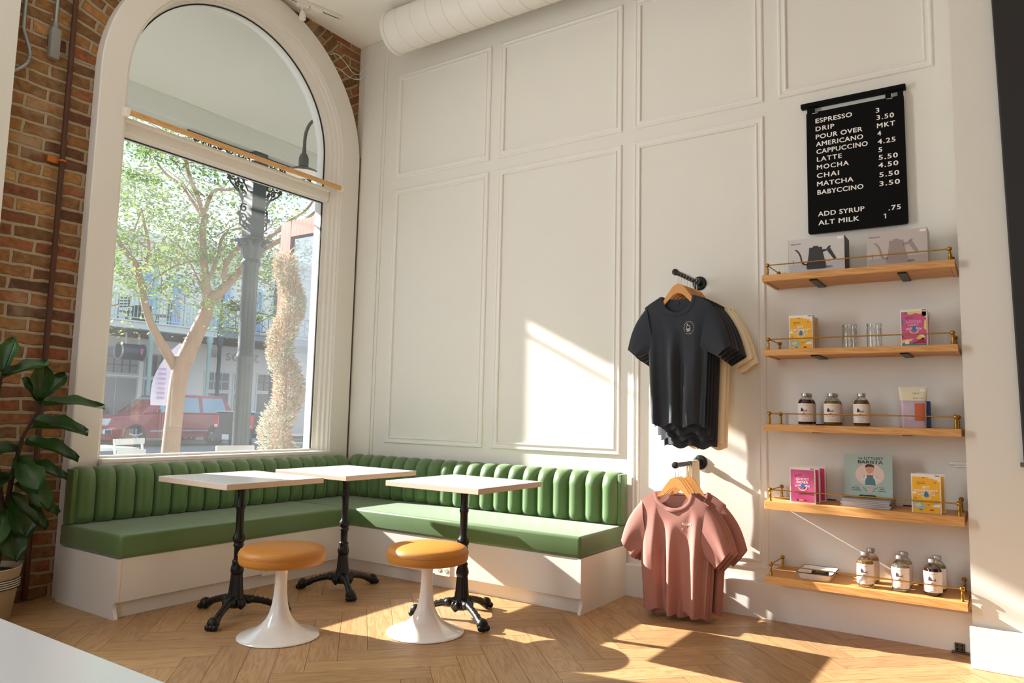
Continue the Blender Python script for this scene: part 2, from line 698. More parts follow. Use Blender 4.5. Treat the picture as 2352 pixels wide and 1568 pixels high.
# ---- herringbone floor
def herringbone():
    mb = MB()
    bm = mb.bm
    uvl = bm.loops.layers.uv.new('UVMap')
    rng = random.Random(3)
    w, L = 0.134, 0.67
    tones = []
    g = 0.0009
    k = int(round(L / w))

    def plank(cx, cy, ang, tone):
        c, s = math.cos(ang), math.sin(ang)
        pts = [(-L / 2 + g, -w / 2 + g), (L / 2 - g, -w / 2 + g), (L / 2 - g, w / 2 - g), (-L / 2 + g, w / 2 - g)]
        P = [(cx + x * c - y * s, cy + x * s + y * c) for x, y in pts]
        if max(p[0] for p in P) < -0.06 or min(p[0] for p in P) > 8 or max(p[1] for p in P) < -8 or min(p[1] for p in P) > 0:
            return
        poly = [(x, y, p[0], p[1]) for (x, y), p in zip(P, pts)]
        for ax, lim, sg in ((0, -0.08, 1), (0, 8.0, -1), (1, -8.0, 1), (1, 0.0, -1)):
            out = []
            for i in range(len(poly)):
                A, B = poly[i], poly[(i + 1) % len(poly)]
                da, db = (A[ax] - lim) * sg, (B[ax] - lim) * sg
                if da >= 0:
                    out.append(A)
                if (da > 0) != (db > 0) and abs(da - db) > 1e-9:
                    q = da / (da - db)
                    out.append(tuple(A[k] + (B[k] - A[k]) * q for k in range(4)))
            poly = out
            if len(poly) < 3:
                return
        f = bm.faces.new([bm.verts.new((p[0], p[1], 0.0)) for p in poly])
        ou, ov = rng.random() * 40, rng.random() * 40
        for l, p in zip(f.loops, poly):
            l[uvl].uv = (p[2] + ou, p[3] + ov)
        tones.append(tone)
    # step pattern in a frame turned by 45 degrees
    a0 = PI / 4
    c0, s0 = math.cos(a0), math.sin(a0)
    ox, oy = 2.0 + 0.02, -1.78
    N = 26
    for j in range(-60, 60):
        for i in range(-N, N):
            # staircase: each column of L shaped pairs shifts by one board width
            bx = i * 2 * L + (j) * w
            by = j * w
            x1, y1 = bx + L / 2, by + w / 2
            x2, y2 = bx + L + w / 2, by + w - L / 2
            for (x, y, r) in ((x1, y1, 0.0), (x2, y2, PI / 2)):
                X = ox + x * c0 - y * s0
                Y = oy + x * s0 + y * c0
                if -1 < X < 9 and -9 < Y < 1:
                    plank(X, Y, a0 + r, rng.random())
    o = mb.build('floor', FLOORW)
    at = o.data.attributes.new('tone', 'FLOAT', 'FACE')
    for i, t in enumerate(tones):
        at.data[i].value = t
    return struct(o)


herringbone()
mb = MB()
mb.box(-0.14, 8.1, -8.1, 0.05, -0.1, -0.0015)
struct(mb.build('floor_subfloor', M('floor_gap', (70, 48, 28), 0.8)))

mb = MB()
mb.box(-0.2, 8.1, -8.1, 0.2, H, H + 0.12)
struct(mb.build('ceiling', CEILW))

# ---- panelled wall, pier at its end, the walls behind the camera
mb = MB()
mb.box(-0.2, 4.39, 0.0, 0.2, -0.1, H)
struct(mb.build('wall_panelled', WHITE))
mb = MB()
mb.box(4.39, 8.1, -0.26, 0.2, -0.1, H)
struct(mb.build('wall_pier', WHITE))
mb = MB()
mb.box(8.0, 8.2, -8.1, -0.26, -0.1, H)
FARW = M('far_wall_paint', (150, 122, 94), 0.8, var=0.03, vscale=2)
struct(mb.build('wall_right', FARW))
mb = MB()   # back wall with an unseen opening added for a fill lamp
mb.box(-0.2, 1.7, -8.2, -8.0, -0.1, H)
mb.box(6.7, 8.2, -8.2, -8.0, -0.1, H)
mb.box(1.7, 6.7, -8.2, -8.0, -0.1, 0.5)
mb.box(1.7, 6.7, -8.2, -8.0, 3.9, H)
struct(mb.build('wall_back', FARW))

# ---- street wall: brick inside, white render outside, arched opening
WC, WS, WR = -1.14, 3.2, 0.86      # casing centre y, spring line z, opening radius


GC, GR = -1.185, 0.84             # glass centre and radius


def wall_with_arch(x0, x1, name, mat, ystart=-8.0, yend=0.0, GC=GC, WR=WR):
    mb = MB()
    bm = mb.bm
    uvl = bm.loops.layers.uv.new('UVMap')
    yl, yr = GC - WR, GC + WR

    def slab(y0, y1, za0, za1, zb0, zb1):
        """prism between x0..x1 over y0..y1; bottom za0->za1, top zb0->zb1"""
        a = [(x0, y0, za0), (x0, y1, za1), (x0, y1, zb1), (x0, y0, zb0)]
        b = [(x1,) + p[1:] for p in a]
        va = [bm.verts.new(p) for p in a]
        vb = [bm.verts.new(p) for p in b]
        fs = [bm.faces.new(va), bm.faces.new(list(reversed(vb)))]
        for i in range(4):
            fs.append(bm.faces.new((va[i], vb[i], vb[(i + 1) % 4], va[(i + 1) % 4])))
        for f in fs:
            for l in f.loops:
                l[uvl].uv = (l.vert.co.y, l.vert.co.z)
    for (y0, y1, z0, z1) in ((ystart, -4.2, -0.1, H), (-4.2, -3.2, -0.1, 0.75), (-4.2, -3.2, 3.7, H), (-3.2, yl, -0.1, H), (yr, yend, -0.1, H), (yl, yr, -0.1, 0.77)):
        slab(y0, y1, z0, z0, z1, z1)
    n = 28
    for i in range(n):
        a0, a1 = PI - PI * i / n, PI - PI * (i + 1) / n
        slab(GC + WR * math.cos(a0), GC + WR * math.cos(a1), WS + WR * math.sin(a0), WS + WR * math.sin(a1), H, H)
    return struct(mb.build(name, mat))


wall_with_arch(-0.14, -0.08, 'wall_brick', BRICK, GC=-1.145, WR=0.9)
wall_with_arch(-0.2, -0.14, 'wall_outside', M('white_render', (236, 238, 238), 0.7, bump=0.1, bscale=30), ystart=-9, yend=9.0)

# brick voussoirs around the arch (turned bricks, two courses of headers)
mb = MB()
bm = mb.bm
uvl = bm.loops.layers.uv.new('UVMap')
na = 44
for i in range(na):
    a0, a1 = PI * i / na, PI * (i + 1) / na
    pts = []
    for (r, a) in ((1.06, a0), (1.36, a0), (1.36, a1), (1.06, a1)):
        y, z = WC + r * math.cos(a), WS + r * math.sin(a)
        pts.append((r, a, y, z))
    if max(p[3] for p in pts) > H + 0.25 or max(p[2] for p in pts) > 0.3:
        pass
    vs = [bm.verts.new((-0.0785, min(-0.001, y), min(H - 0.001, z))) for (r, a, y, z) in pts]
    try:
        f = bm.faces.new(vs)
    except ValueError:
        continue
    for l, (r, a, y, z) in zip(f.loops, pts):
        l[uvl].uv = (r * 1.0 + 0.13, a * 1.2)
struct(mb.build('trim_1', brick_mat('arch_brick', 0.25, 0.08)))


# ---- arched window: casing, frame, transom, panes, sill
def arch_path(R, c, z0, n=40):
    pts = [(c - R, z0), (c - R, WS)]
    pts += [(c - R * math.cos(PI * i / n), WS + R * math.sin(PI * i / n)) for i in range(1, n)]
    pts += [(c + R, WS), (c + R, z0)]
    return pts


def arch_sweep(mb, prof, z0=0.0):
    """prof: list of (R, x, centre y) forming a closed section"""
    paths = [arch_path(R, c, z0) for R, x, c in prof]
    rings = []
    for i in range(len(paths[0])):
        rings.append([(prof[k][1], paths[k][i][0], paths[k][i][1]) for k in range(len(prof))])
    mb.rings(rings, True, True, True)


win = sgroup('window_1')
mb = MB()
arch_sweep(mb, [(1.095, -0.079, -1.122), (1.095, -0.006, -1.122), (1.088, 0.0, -1.122), (0.918, 0.0, WC), (0.912, -0.006, WC), (0.905, -0.079, WC)], 0.0)
mb.build('casing', TRIMW, win, smooth=True, angle=25)
mb = MB()
fp = [(0.911, -0.135, 0.0), (0.911, -0.01, 0.0), (0.900, -0.012, 0.0), (0.896, -0.03, 0.1), (0.884, -0.034, 0.3), (0.880, -0.052, 0.35), (0.868, -0.056, 0.6), (0.864, -0.078, 0.65), (0.850, -0.084, 0.95), (0.839, -0.1, 1.0), (0.839, -0.135, 1.0)]
arch_sweep(mb, [(r, x, WC + (GC - WC) * q) for r, x, q in fp], 0.76)
mb.build('frame', TRIMW, win, smooth=True, angle=25)
mb = MB()
arch_sweep(mb, [(GR + 0.004, -0.098, GC), (GR + 0.004, -0.088, GC), (GR - 0.004, -0.088, GC), (GR - 0.004, -0.098, GC)], 2.93)
for y in (GC - GR, GC + GR):
    mb.box(-0.099, -0.089, y - 0.004, y + 0.004, 0.79, 2.83)
mb.box(-0.099, -0.086, GC - GR, GC + GR, 2.822, 2.832)
mb.build('gasket', M('rubber', (24, 26, 26), 0.6), win)
mb = MB()   # transom bar with a stepped face
mb.prism([(-0.135, 0, 2.828), (-0.07, 0, 2.828), (-0.062, 0, 2.845), (-0.05, 0, 2.852), (-0.05, 0, 2.915), (-0.03, 0, 2.925), (-0.03, 0, 2.94), (-0.075, 0, 2.95), (-0.135, 0, 2.955)], (0, 1.73, 0))
for v in mb.bm.verts:
    v.co.y += GC - 0.86
mb.build('transom', TRIMW, win)
mb = MB()   # sill and bottom rail
mb.box(-0.135, 0.034, WC - 0.905, WC + 0.905, 0.765, 0.79, 0.004)
mb.box(-0.135, -0.075, GC - 0.86, GC + 0.86, 0.79, 0.804, 0.003)
mb.box(-0.079, 0.03, WC - 0.905, WC + 0.905, 0.45, 0.766)
mb.build('sill', TRIMW, win)
mb = MB()
pts = [(-0.105, y, z) for y, z in arch_path(0.85, GC, 2.94)]
mb.face(pts)
mb.build('pane', WINGLASS, win)
mb = MB()
mb.face([(-0.105, GC - 0.85, 0.785), (-0.105, GC + 0.85, 0.785), (-0.105, GC + 0.85, 2.835), (-0.105, GC - 0.85, 2.835)])
mb.build('pane', WINGLASS, win)
# frames of the unseen openings added to hold the fill lamps
for nm, bx in (('window_2', [(-0.14, -0.06, -4.2, -4.14, 0.75, 3.7), (-0.14, -0.06, -3.26, -3.2, 0.75, 3.7), (-0.14, -0.06, -4.2, -3.2, 0.75, 0.8), (-0.14, -0.06, -4.2, -3.2, 3.62, 3.7)]),
               ('window_3', [(1.7, 1.8, -8.1, -8.0, 0.5, 3.9), (6.6, 6.7, -8.1, -8.0, 0.5, 3.9), (4.15, 4.25, -8.1, -8.0, 0.5, 3.9)])):
    mb = MB()
    for b in bx:
        mb.box(*b)
    struct(mb.build(nm, TRIMW))

# ---- white pier beside the window and the corner strip
mb = MB()
mb.box(-0.08, 0.02, -3.18, -2.685, 0, H, 0.004)
struct(mb.build('wall_left', M('pier_paint', (226, 226, 216), 0.7)))
mb = MB()
mb.box(0.0, 0.232, -0.014, 0.0, 0.0, H - 0.002, 0.003)
mb.box(0.232, 0.262, -0.006, 0.0, 0.0, H - 0.002, 0.002)
struct(mb.build('trim_2', WHITE))
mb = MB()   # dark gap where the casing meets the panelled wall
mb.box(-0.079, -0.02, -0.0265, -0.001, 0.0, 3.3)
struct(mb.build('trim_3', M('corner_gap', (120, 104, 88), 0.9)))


# ---- picture-frame mouldings on the panelled wall
def moulding(name, x0, x1, z0, z1, w=0.05):
    mb = MB()
    prof = [(0.0, 0.0), (0.0, 0.006), (0.006, 0.011), (0.014, 0.011), (0.02, 0.007), (0.034, 0.007), (0.04, 0.013), (0.046, 0.013), (w, 0.007), (w, 0.0)]
    rings = []
    for (cx, cz, sx, sz) in ((x0, z0, 1, 1), (x1, z0, -1, 1), (x1, z1, -1, -1), (x0, z1, 1, -1)):
        rings.append([(cx + sx * d, -h, cz + sz * d) for d, h in prof])
    mb.rings(rings, True, False, False, loop=True)
    return struct(mb.build(name, TRIMW))


XC = [(0.392, 1.363), (1.447, 2.468), (2.554, 3.404), (3.492, 4.301)]
n = 4
for i, (a, b) in enumerate(XC):
    moulding('trim_%d' % n, a, b, 3.035, 3.945)
    n += 1
    if i < 2:
        moulding('trim_%d' % n, a, b, 0.866, 2.946)
        n += 1
    if i == 2:
        moulding('trim_%d' % n, a, b, 0.27, 2.946)
        n += 1

# ---- baseboards
mb = MB()
mb.prism([(2.53, 0, 0), (2.53, -0.03, 0), (2.53, -0.03, 0.188), (2.53, -0.024, 0.197), (2.53, 0, 0.2)], (1.858, 0, 0))
struct(mb.build('baseboard_panelled', TRIMW))
mb = MB()
mb.box(4.379, 8.0, -0.285, -0.262, 0.0, 0.19, 0.003)
struct(mb.build('baseboard_pier', TRIMW))
# chair-rail stub running behind the pier
mb = MB()
mb.box(4.306, 4.39, -0.022, 0.0, 0.912, 0.93, 0.004)
mb.box(4.33, 4.39, -0.014, 0.0, 0.9, 0.912, 0.003)
struct(mb.build('trim_%d' % n, TRIMW))
n += 1

# black board on the pier wall
t = thing('wall_board', 'tall black board on the white pier wall past the end of the shelves', 'board', (4.614, -0.262, 0.95))
t.rotation_euler = (0, -0.0202, 0)
mb = MB()
mb.box(0, 1.2, -0.05, 0, 0, 3.1, 0.006)
mb.build('panel', M('black_board', (34, 31, 29), 0.6), t)
mb = MB()
mb.box(-0.014, 1.214, -0.03, 0, -0.02, 0.0, 0.003)
mb.build('ledge', M('board_ledge', (96, 90, 84), 0.5), t)

# floor plate at the foot of the baseboard
t = thing('hinge_plate', 'small dark metal plate at the foot of the white baseboard under the shelves', 'hinge', (4.325, -0.03, 0.0))
mb = MB()
mb.box(-0.022, 0.022, -0.006, 0, 0.004, 0.044, 0.002)
mb.box(-0.034, 0.04, -0.035, 0, 0.0, 0.006, 0.001)
mb.build('plate', M('dull_metal', (92, 80, 66), 0.4, metal=0.7), t)
mb = MB()
for x, z in ((-0.01, 0.015), (0.01, 0.015), (-0.01, 0.033), (0.01, 0.033)):
    mb.lathe([(0.004, 0), (0.003, 0.003)], (x, -0.006, z), 8, axis='y')
mb.build('screw', DARKSLOT, t)


# ================================================================== BANQUETTES
def channel_back(mb, L, n, place, depth0=0.07, bulge=0.045, z0=0.433, z1=0.765):
    """upholstered back: n vertical channels over length L; place(s, d, z) -> world"""
    prof = []           # (fraction of depth, z)
    for j in range(17):
        t = j / 16
        if t < 0.12:
            prof.append((0.80 + 0.2 * math.sin(t / 0.12 * PI / 2), z0 + 0.006 + t * (z1 - z0)))
        elif t < 0.72:
            prof.append((1.0, z0 + 0.006 + t * (z1 - z0)))
        else:
            a = (t - 0.72) / 0.28 * PI / 2
            prof.append((0.15 + 0.85 * math.cos(a), z0 + 0.72 * (z1 - z0) + 0.28 * (z1 - z0) * math.sin(a)))
    m = 9
    nu = n * m + 1

    def fn(u, v):
        j = int(round(v * 16))
        f, z = prof[j]
        s = u * L
        ph = (u * n) % 1.0
        b = math.sin(PI * ph)
        b = abs(b) ** 0.55 if b > 0 else 0.0
        e = min(s, L - s)
        d = depth0 + bulge * b
        # seam pulled in at top as well
        zz = z - (1 - b) * 0.012 * (1 if j > 10 else 0)
        return place(s, d * f, zz)
    mb.grid(fn, nu, 17)
    # flat backing and end caps
    for s in (0.0, L):
        pts = [place(s, 0.0, z0 + 0.006)] + [place(s, depth0 * f, z - 0.012 * (1 if j > 10 else 0)) for j, (f, z) in enumerate(prof)] + [place(s, 0.0, z1 - 0.012)]
        mb.face(pts)


bench_t = thing('banquette', 'L-shaped green channel-tufted banquette on a white base in the window corner', 'bench')


def bench(t, length, nch, base, cush, backfn, end_side, kick_rect, panels, caps, top=0.765):
    mb = MB()
    for b in base:
        mb.box(*b, bev=0.002, seg=1)
    mb.build('base', TRIMW, t)
    mb = MB()
    mb.box(*kick_rect)
    mb.build('toe_kick', TRIMW, t)
    mb = MB()
    mb.prism(*panels)
    mb.build('end_panel', TRIMW, t)
    mb = MB()
    mb.box(*cush, bev=0.018, seg=4)
    mb.build('seat_cushion', VINYL, t, smooth=True, angle=60)
    mb = MB()
    channel_back(mb, length, nch, backfn, z1=top)
    ob = mb.build('backrest', VINYL, t, smooth=True, angle=50)
    mb = MB()
    mb.box(*caps, bev=0.007, seg=3)
    mb.build('backrest_end', VINYL, t, smooth=True, angle=50)
    return t


# end panel outlines (depth d from wall, z) with the curved toe notch
def notch(D):
    return [(0.0, 0.0), (D, 0.0)] and [(0.02, 0.0), (D - 0.0, 0.0), (D, 0.006), (D - 0.012, 0.03), (D - 0.022, 0.055), (D - 0.02, 0.075), (D - 0.006, 0.085), (D, 0.09), (D, 0.309), (0.02, 0.309)]


# along the panelled wall
bench(bench_t, 2.42, 20,
      [(0.02, 2.51, -0.626, -0.02, 0.085, 0.311)], (0.02, 2.529, -0.636, -0.012, 0.311, 0.433),
      lambda s, d, z: (0.085 + s, -0.015 - d, z), 1, (0.60, 2.51, -0.585, -0.4, 0.0, 0.088),
      ([(2.51, -d, z) for d, z in notch(0.6285)], (0.02, 0, 0)), (2.499, 2.53, -0.098, -0.015, 0.437, 0.752))
# under the window
bench(bench_t, 2.115, 18,
      [(0.02, 0.653, -2.225, -0.63, 0.085, 0.311)], (0.012, 0.665, -2.245, -0.637, 0.311, 0.433),
      lambda s, d, z: (0.036 + d, -2.225 + s, z), 0, (0.4, 0.612, -2.225, -0.59, 0.0, 0.088),
      ([(d + 0.01, -2.245, z) for d, z in notch(0.6455)], (0, 0.02, 0)), (0.036, 0.119, -2.246, -2.216, 0.437, 0.745), top=0.757)


# power outlets let into the bench fronts
def outlet(name, label, o, u):
    t = thing(name, label, 'outlet', o)
    u = Vector(u)
    n = u.cross(Vector((0, 0, 1)))
    cd = Card((0, 0, 0), u, (0, 0, 1))
    mb = MB()
    mb.prism([cd.p(x, y, 0) for x, y in ((-.06, -.057), (.06, -.057), (.06, .057), (-.06, .057))], cd.n * 0.006)
    mb.build('cover_plate', OFFW, t)
    for i in (-1, 1):
        for j in (-1, 1):
            mb = MB()
            mb.prism([cd.p(i * .028 + .017 * math.cos(a * PI / 8) * (0.95), j * .022 + .014 * math.sin(a * PI / 8), 0.006) for a in range(16)], cd.n * 0.003)
            so = mb.build('socket', OFFW, t)
            mb = MB()
            for dx in (-.006, .006):
                cd.rect(mb, i * .028 + dx - .0012, j * .022 - .002, i * .028 + dx + .0012, j * .022 + .007, 0.0095)
            cd.disc(mb, i * .028, j * .022 - .007, .0025, e=0.0095, n=10)
            mb.build('slot', DARKSLOT, so)
    return t


outlet('power_outlet', 'white four-socket power outlet on the bench front facing the room, behind a stool', (1.535, -0.6265, 0.14), (1, 0, 0))
outlet('power_outlet', 'white power outlet on the front of the bench under the window', (0.6535, -1.27, 0.13), (0, 1, 0))


ANG0, ANG1, ANG2 = (-177, -57, 61), (-153, -31, 88), (-153, -27, 94)
# ================================================================== BISTRO TABLES
def table_base_parts(t, foot_angles):
    mb = MB()
    prof = [(0.033, 0.711), (0.033, 0.70), (0.026, 0.690), (0.021, 0.66), (0.0195, 0.60), (0.024, 0.588), (0.026, 0.58), (0.024, 0.572), (0.021, 0.565),
            (0.0205, 0.45), (0.023, 0.437), (0.030, 0.425), (0.0335, 0.410), (0.030, 0.396), (0.024, 0.388), (0.027, 0.38), (0.027, 0.372), (0.022, 0.366), (0.021, 0.30)]
    mb.lathe(prof, (0, 0, 0), 24)
    mb.build('column', IRON, t, smooth=True, angle=50)
    mb = MB()
    prof = [(0.022, 0.302), (0.027, 0.295), (0.028, 0.285), (0.025, 0.28), (0.031, 0.262), (0.034, 0.245), (0.030, 0.225), (0.027, 0.222)]
    mb.lathe(prof, (0, 0, 0), 32, flute=0.05, nf=8)
    prof = [(0.029, 0.222), (0.034, 0.15), (0.038, 0.12), (0.040, 0.105), (0.045, 0.095), (0.048, 0.07), (0.034, 0.05)]
    mb.lathe(prof, (0, 0, 0), 48, flute=0.06, nf=12)
    mb.build('pedestal', IRON, t, smooth=True, angle=60)
    for a in foot_angles:
        c, s = math.cos(a), math.sin(a)
        mb = MB()
        path, rad = [], []
        for i in range(19):
            q = i / 18
            r = 0.02 + 0.235 * q
            z = 0.095 - 0.068 * q ** 0.9 + 0.012 * math.sin(PI * q) + (0.004 if i % 2 else 0) * (0.2 < q < 0.8)
            path.append((c * r, s * r, z))
            rad.append(0.024 - 0.008 * math.sin(PI * q * 0.9) + (0.0025 if i % 2 else 0))
        mb.tube(path, rad, 10)
        # acanthus lump near the hub and the claw
        mb.sphere((c * 0.07, s * 0.07, 0.085), 0.03, 12, 8, 0.8)
        mb.sphere((c * 0.255, s * 0.255, 0.033), 0.031, 14, 10, 1.0)
        for k in (-1, 0, 1):
            px, py = c * 0.275 - s * 0.018 * k, s * 0.275 + c * 0.018 * k
            mb.sphere((px, py, 0.018), 0.017, 10, 8, 0.95)
        mb.build('leg', IRON, t, smooth=True, angle=60)
        mb = MB()   # little hanging leaf between the legs
        a2 = a + PI / 3
        for k in (-1, 0, 1):
            mb.sphere((math.cos(a2) * 0.05 - math.sin(a2) * 0.012 * k, math.sin(a2) * 0.05 + math.cos(a2) * 0.012 * k, 0.075 - 0.008 * (k == 0)), 0.016, 10, 8, 1.5)
        mb.build('ornament', IRON, t, smooth=True, angle=60)


def bistro_table(label, x, y, angs, hw=0.316, hd=0.30, rz=0.0, grp='white-topped bistro tables'):
    t = thing('bistro_table', label, 'table', (x, y, 0), rz, grp)
    mb = MB()
    mb.box(-hw, hw, -hd, hd, 0.7375, 0.741, 0.0012, 1)
    mb.build('laminate', LAMW, t)
    mb = MB()
    mb.box(-hw, hw, -hd, hd, 0.712, 0.7375, 0.0015, 1)
    mb.build('tabletop', LAME, t)
    table_base_parts(t, angs)
    return t


bistro_table('white-topped bistro table with cast iron base before the window end of the benches', 1.064, -1.8145, [math.radians(a) for a in ANG0], rz=-0.035)
bistro_table('white-topped bistro table with cast iron base set in the corner of the benches', 1.087, -1.064, [math.radians(a) for a in ANG1], rz=-0.0126)
bistro_table('white-topped bistro table in the sun on a cast iron base, beside the second stool', 2.041, -1.088, [math.radians(a) for a in ANG2], rz=-0.006)

# table close to the camera, only its corner shows
t = thing('cafe_table', 'white-edged table cut off by the bottom corner of the photo', 'table', (3.2, -4.12, 0))
mb = MB()
mb.box(-0.45, 0.7, -0.35, 0.353, 0.716, 0.741, 0.003, 2)
mb.build('tabletop', M('white_top', (228, 233, 236), 0.15, spec=0.6), t)
mb = MB()
mb.lathe([(0.05, 0.715), (0.03, 0.69), (0.028, 0.1), (0.05, 0.04), (0.22, 0.02), (0.22, 0.0)], (0, 0, 0), 28)
mb.build('pedestal', IRON, t, smooth=True, angle=50)


# ================================================================== TULIP STOOLS
def stool(label, x, y):
    t = thing('tulip_stool', label, 'stool', (x, y, 0), 0, 'tan tulip stools')
    mb = MB()
    prof = [(0.194, 0.0), (0.198, 0.003), (0.197, 0.007), (0.188, 0.012), (0.165, 0.019), (0.135, 0.030), (0.108, 0.044), (0.084, 0.062), (0.064, 0.086), (0.049, 0.116), (0.039, 0.155), (0.033, 0.2), (0.030, 0.25),
            (0.030, 0.30), (0.034, 0.328), (0.043, 0.346), (0.055, 0.353), (0.10, 0.357)]
    mb.lathe(prof, (0, 0, 0), 64)
    mb.build('pedestal', GLOSSW, t, smooth=True, angle=60)
    mb = MB()
    prof = [(0.10, 0.352), (0.19, 0.353), (0.203, 0.358), (0.209, 0.370), (0.2095, 0.395), (0.209, 0.398), (0.2105, 0.402), (0.2085, 0.412), (0.201, 0.424), (0.185, 0.432), (0.14, 0.440), (0.07, 0.444), (0.001, 0.445)]
    mb.lathe(prof, (0, 0, 0), 64)
    mb.build('seat', STOOLV, t, smooth=True, angle=60)
    mb = MB()
    mb.tube([(0.2095 * math.cos(2 * PI * k / 64), 0.2095 * math.sin(2 * PI * k / 64), 0.4) for k in range(64)], 0.0022, 6, loop=True)
    mb.build('piping', STOOLV, t, smooth=True)
    return t


stool('tan round stool on a white trumpet base, standing in shade before the window bench', 1.525, -1.895)
stool('tan round stool on a white trumpet base with sun across its seat', 2.05, -1.40)
# ================================================================== WALL SHELVES
SX0, SX1, SDEP = 3.462, 4.377, 0.305
SH = [(1.875, 1.911), (1.465, 1.4985), (1.0575, 1.094), (0.641, 0.6855), (0.256, 0.295)]
SLAB = ['highest oak wall shelf with brass rail, carrying the two kettle boxes', 'oak wall shelf with brass rail, carrying two glass jars between coffee boxes',
        'oak wall shelf with brass rail, carrying three syrup bottles and a pale pouch', 'oak wall shelf with brass rail, carrying the picture book and coffee bags',
        'lowest oak wall shelf with brass rail, carrying six syrup bottles and a tray']


def wall_shelf(zb, zt, label):
    t = thing('wall_shelf', label, 'shelf', (SX0, 0, zt), 0, 'oak wall shelves with brass rails')
    W = SX1 - SX0
    h = zt - zb
    mb = MB()
    mb.box(0, W, -SDEP, -0.001, -0.018, 0.0, 0.001, 1)
    mb.build('board', SHELFW, t)
    mb = MB()
    mb.box(0, W, -SDEP - 0.0005, -SDEP + 0.018, -h, -0.0005, 0.0015, 1)
    mb.build('front_lip', SHELFW, t)
    for x in (0.0, W - 0.018):
        mb = MB()
        mb.box(x, x + 0.018, -SDEP + 0.018, -0.001, -h, -0.0185, 0.001, 1)
        mb.build('side_lip', wood_mat('oak_side', (186, 128, 64), (216, 162, 98), rough=0.5, axis=1) if 'oak_side' not in MATS else MATS['oak_side'], t)
    mb = MB()
    mb.box(0.02, W - 0.02, -SDEP + 0.02, -0.002, -h + 0.004, -0.019)
    mb.build('underside', SHELFW, t)
    for x in (0.255, 0.68):
        mb = MB()
        mb.box(x - 0.02, x + 0.02, -SDEP + 0.06, -0.001, -h - 0.004, -h + 0.004, 0.0008, 1)
        mb.box(x - 0.02, x + 0.02, -0.006, -0.001, -h - 0.004, -h + 0.02, 0.0008, 1)
        mb.box(x - 0.05, x + 0.05, -0.004, -0.001, 0.0, 0.006)
        mb.build('bracket', BLACKM, t)
    zr = 0.058
    for x in (0.025, W - 0.022):
        for y in (-SDEP + 0.025, -0.03):
            mb = MB()
            mb.lathe([(0.0085, 0), (0.0085, 0.004), (0.006, 0.007), (0.0068, 0.02), (0.0055, 0.03), (0.0072, 0.036), (0.0045, 0.04), (0.0045, 0.05)], (x, y, 0), 16)
            mb.sphere((x, y, zr), 0.0115, 16, 12)
            mb.build('rail_post', BRASS, t, smooth=True, angle=50)
    mb = MB()
    mb.tube([(0.025, -SDEP + 0.025, zr), (W - 0.022, -SDEP + 0.025, zr)], 0.0032, 10)
    mb.build('rail', BRASS, t, smooth=True)
    for x in (0.025, W - 0.022):
        mb = MB()
        mb.tube([(x, -SDEP + 0.025, zr), (x, -0.03, zr)], 0.0032, 10)
        mb.build('side_rail', BRASS, t, smooth=True)
    return t


for (zb, zt), lab in zip(SH, SLAB):
    wall_shelf(zb, zt, lab)

CARD = M('grey_card', (206, 202, 198), 0.6, var=0.03, vscale=2)
CARDT = M('warm_card', (196, 186, 178), 0.6, var=0.03, vscale=2)
INK = M('black_ink', (30, 30, 32), 0.6)
GINK = M('grey_ink', (120, 116, 112), 0.6)
WHITEP = M('white_print', (240, 236, 230), 0.55)
PAPER = M('white_paper', (236, 230, 222), 0.6)


def carton(name, label, x0, x1, yf, yb, z, h, mat, sidemat=None, rz=0.0, cat='box', group=None):
    """upright carton: returns (thing, front Card in local coordinates, width)"""
    t = thing(name, label, cat, ((x0 + x1) / 2, (yf + yb) / 2, z + 0.0005), rz, group)
    w, d = x1 - x0, yb - yf
    mb = MB()
    mb.box(-w / 2, w / 2, -d / 2, d / 2, 0, h, 0.0015, 1)
    mb.build('carton', mat, t)
    if sidemat:
        mb = MB()
        for sx in (-1, 1):
            mb.face([(sx * (w / 2 + 0.0006), -d / 2 + .001, 0.001), (sx * (w / 2 + 0.0006), d / 2 - .001, 0.001), (sx * (w / 2 + 0.0006), d / 2 - .001, h - .001), (sx * (w / 2 + 0.0006), -d / 2 + .001, h - .001)])
        mb.build('side_panel', sidemat, t)
    return t, Card((-w / 2, -d / 2, 0), (1, 0, 0), (0, 0, 1)), w


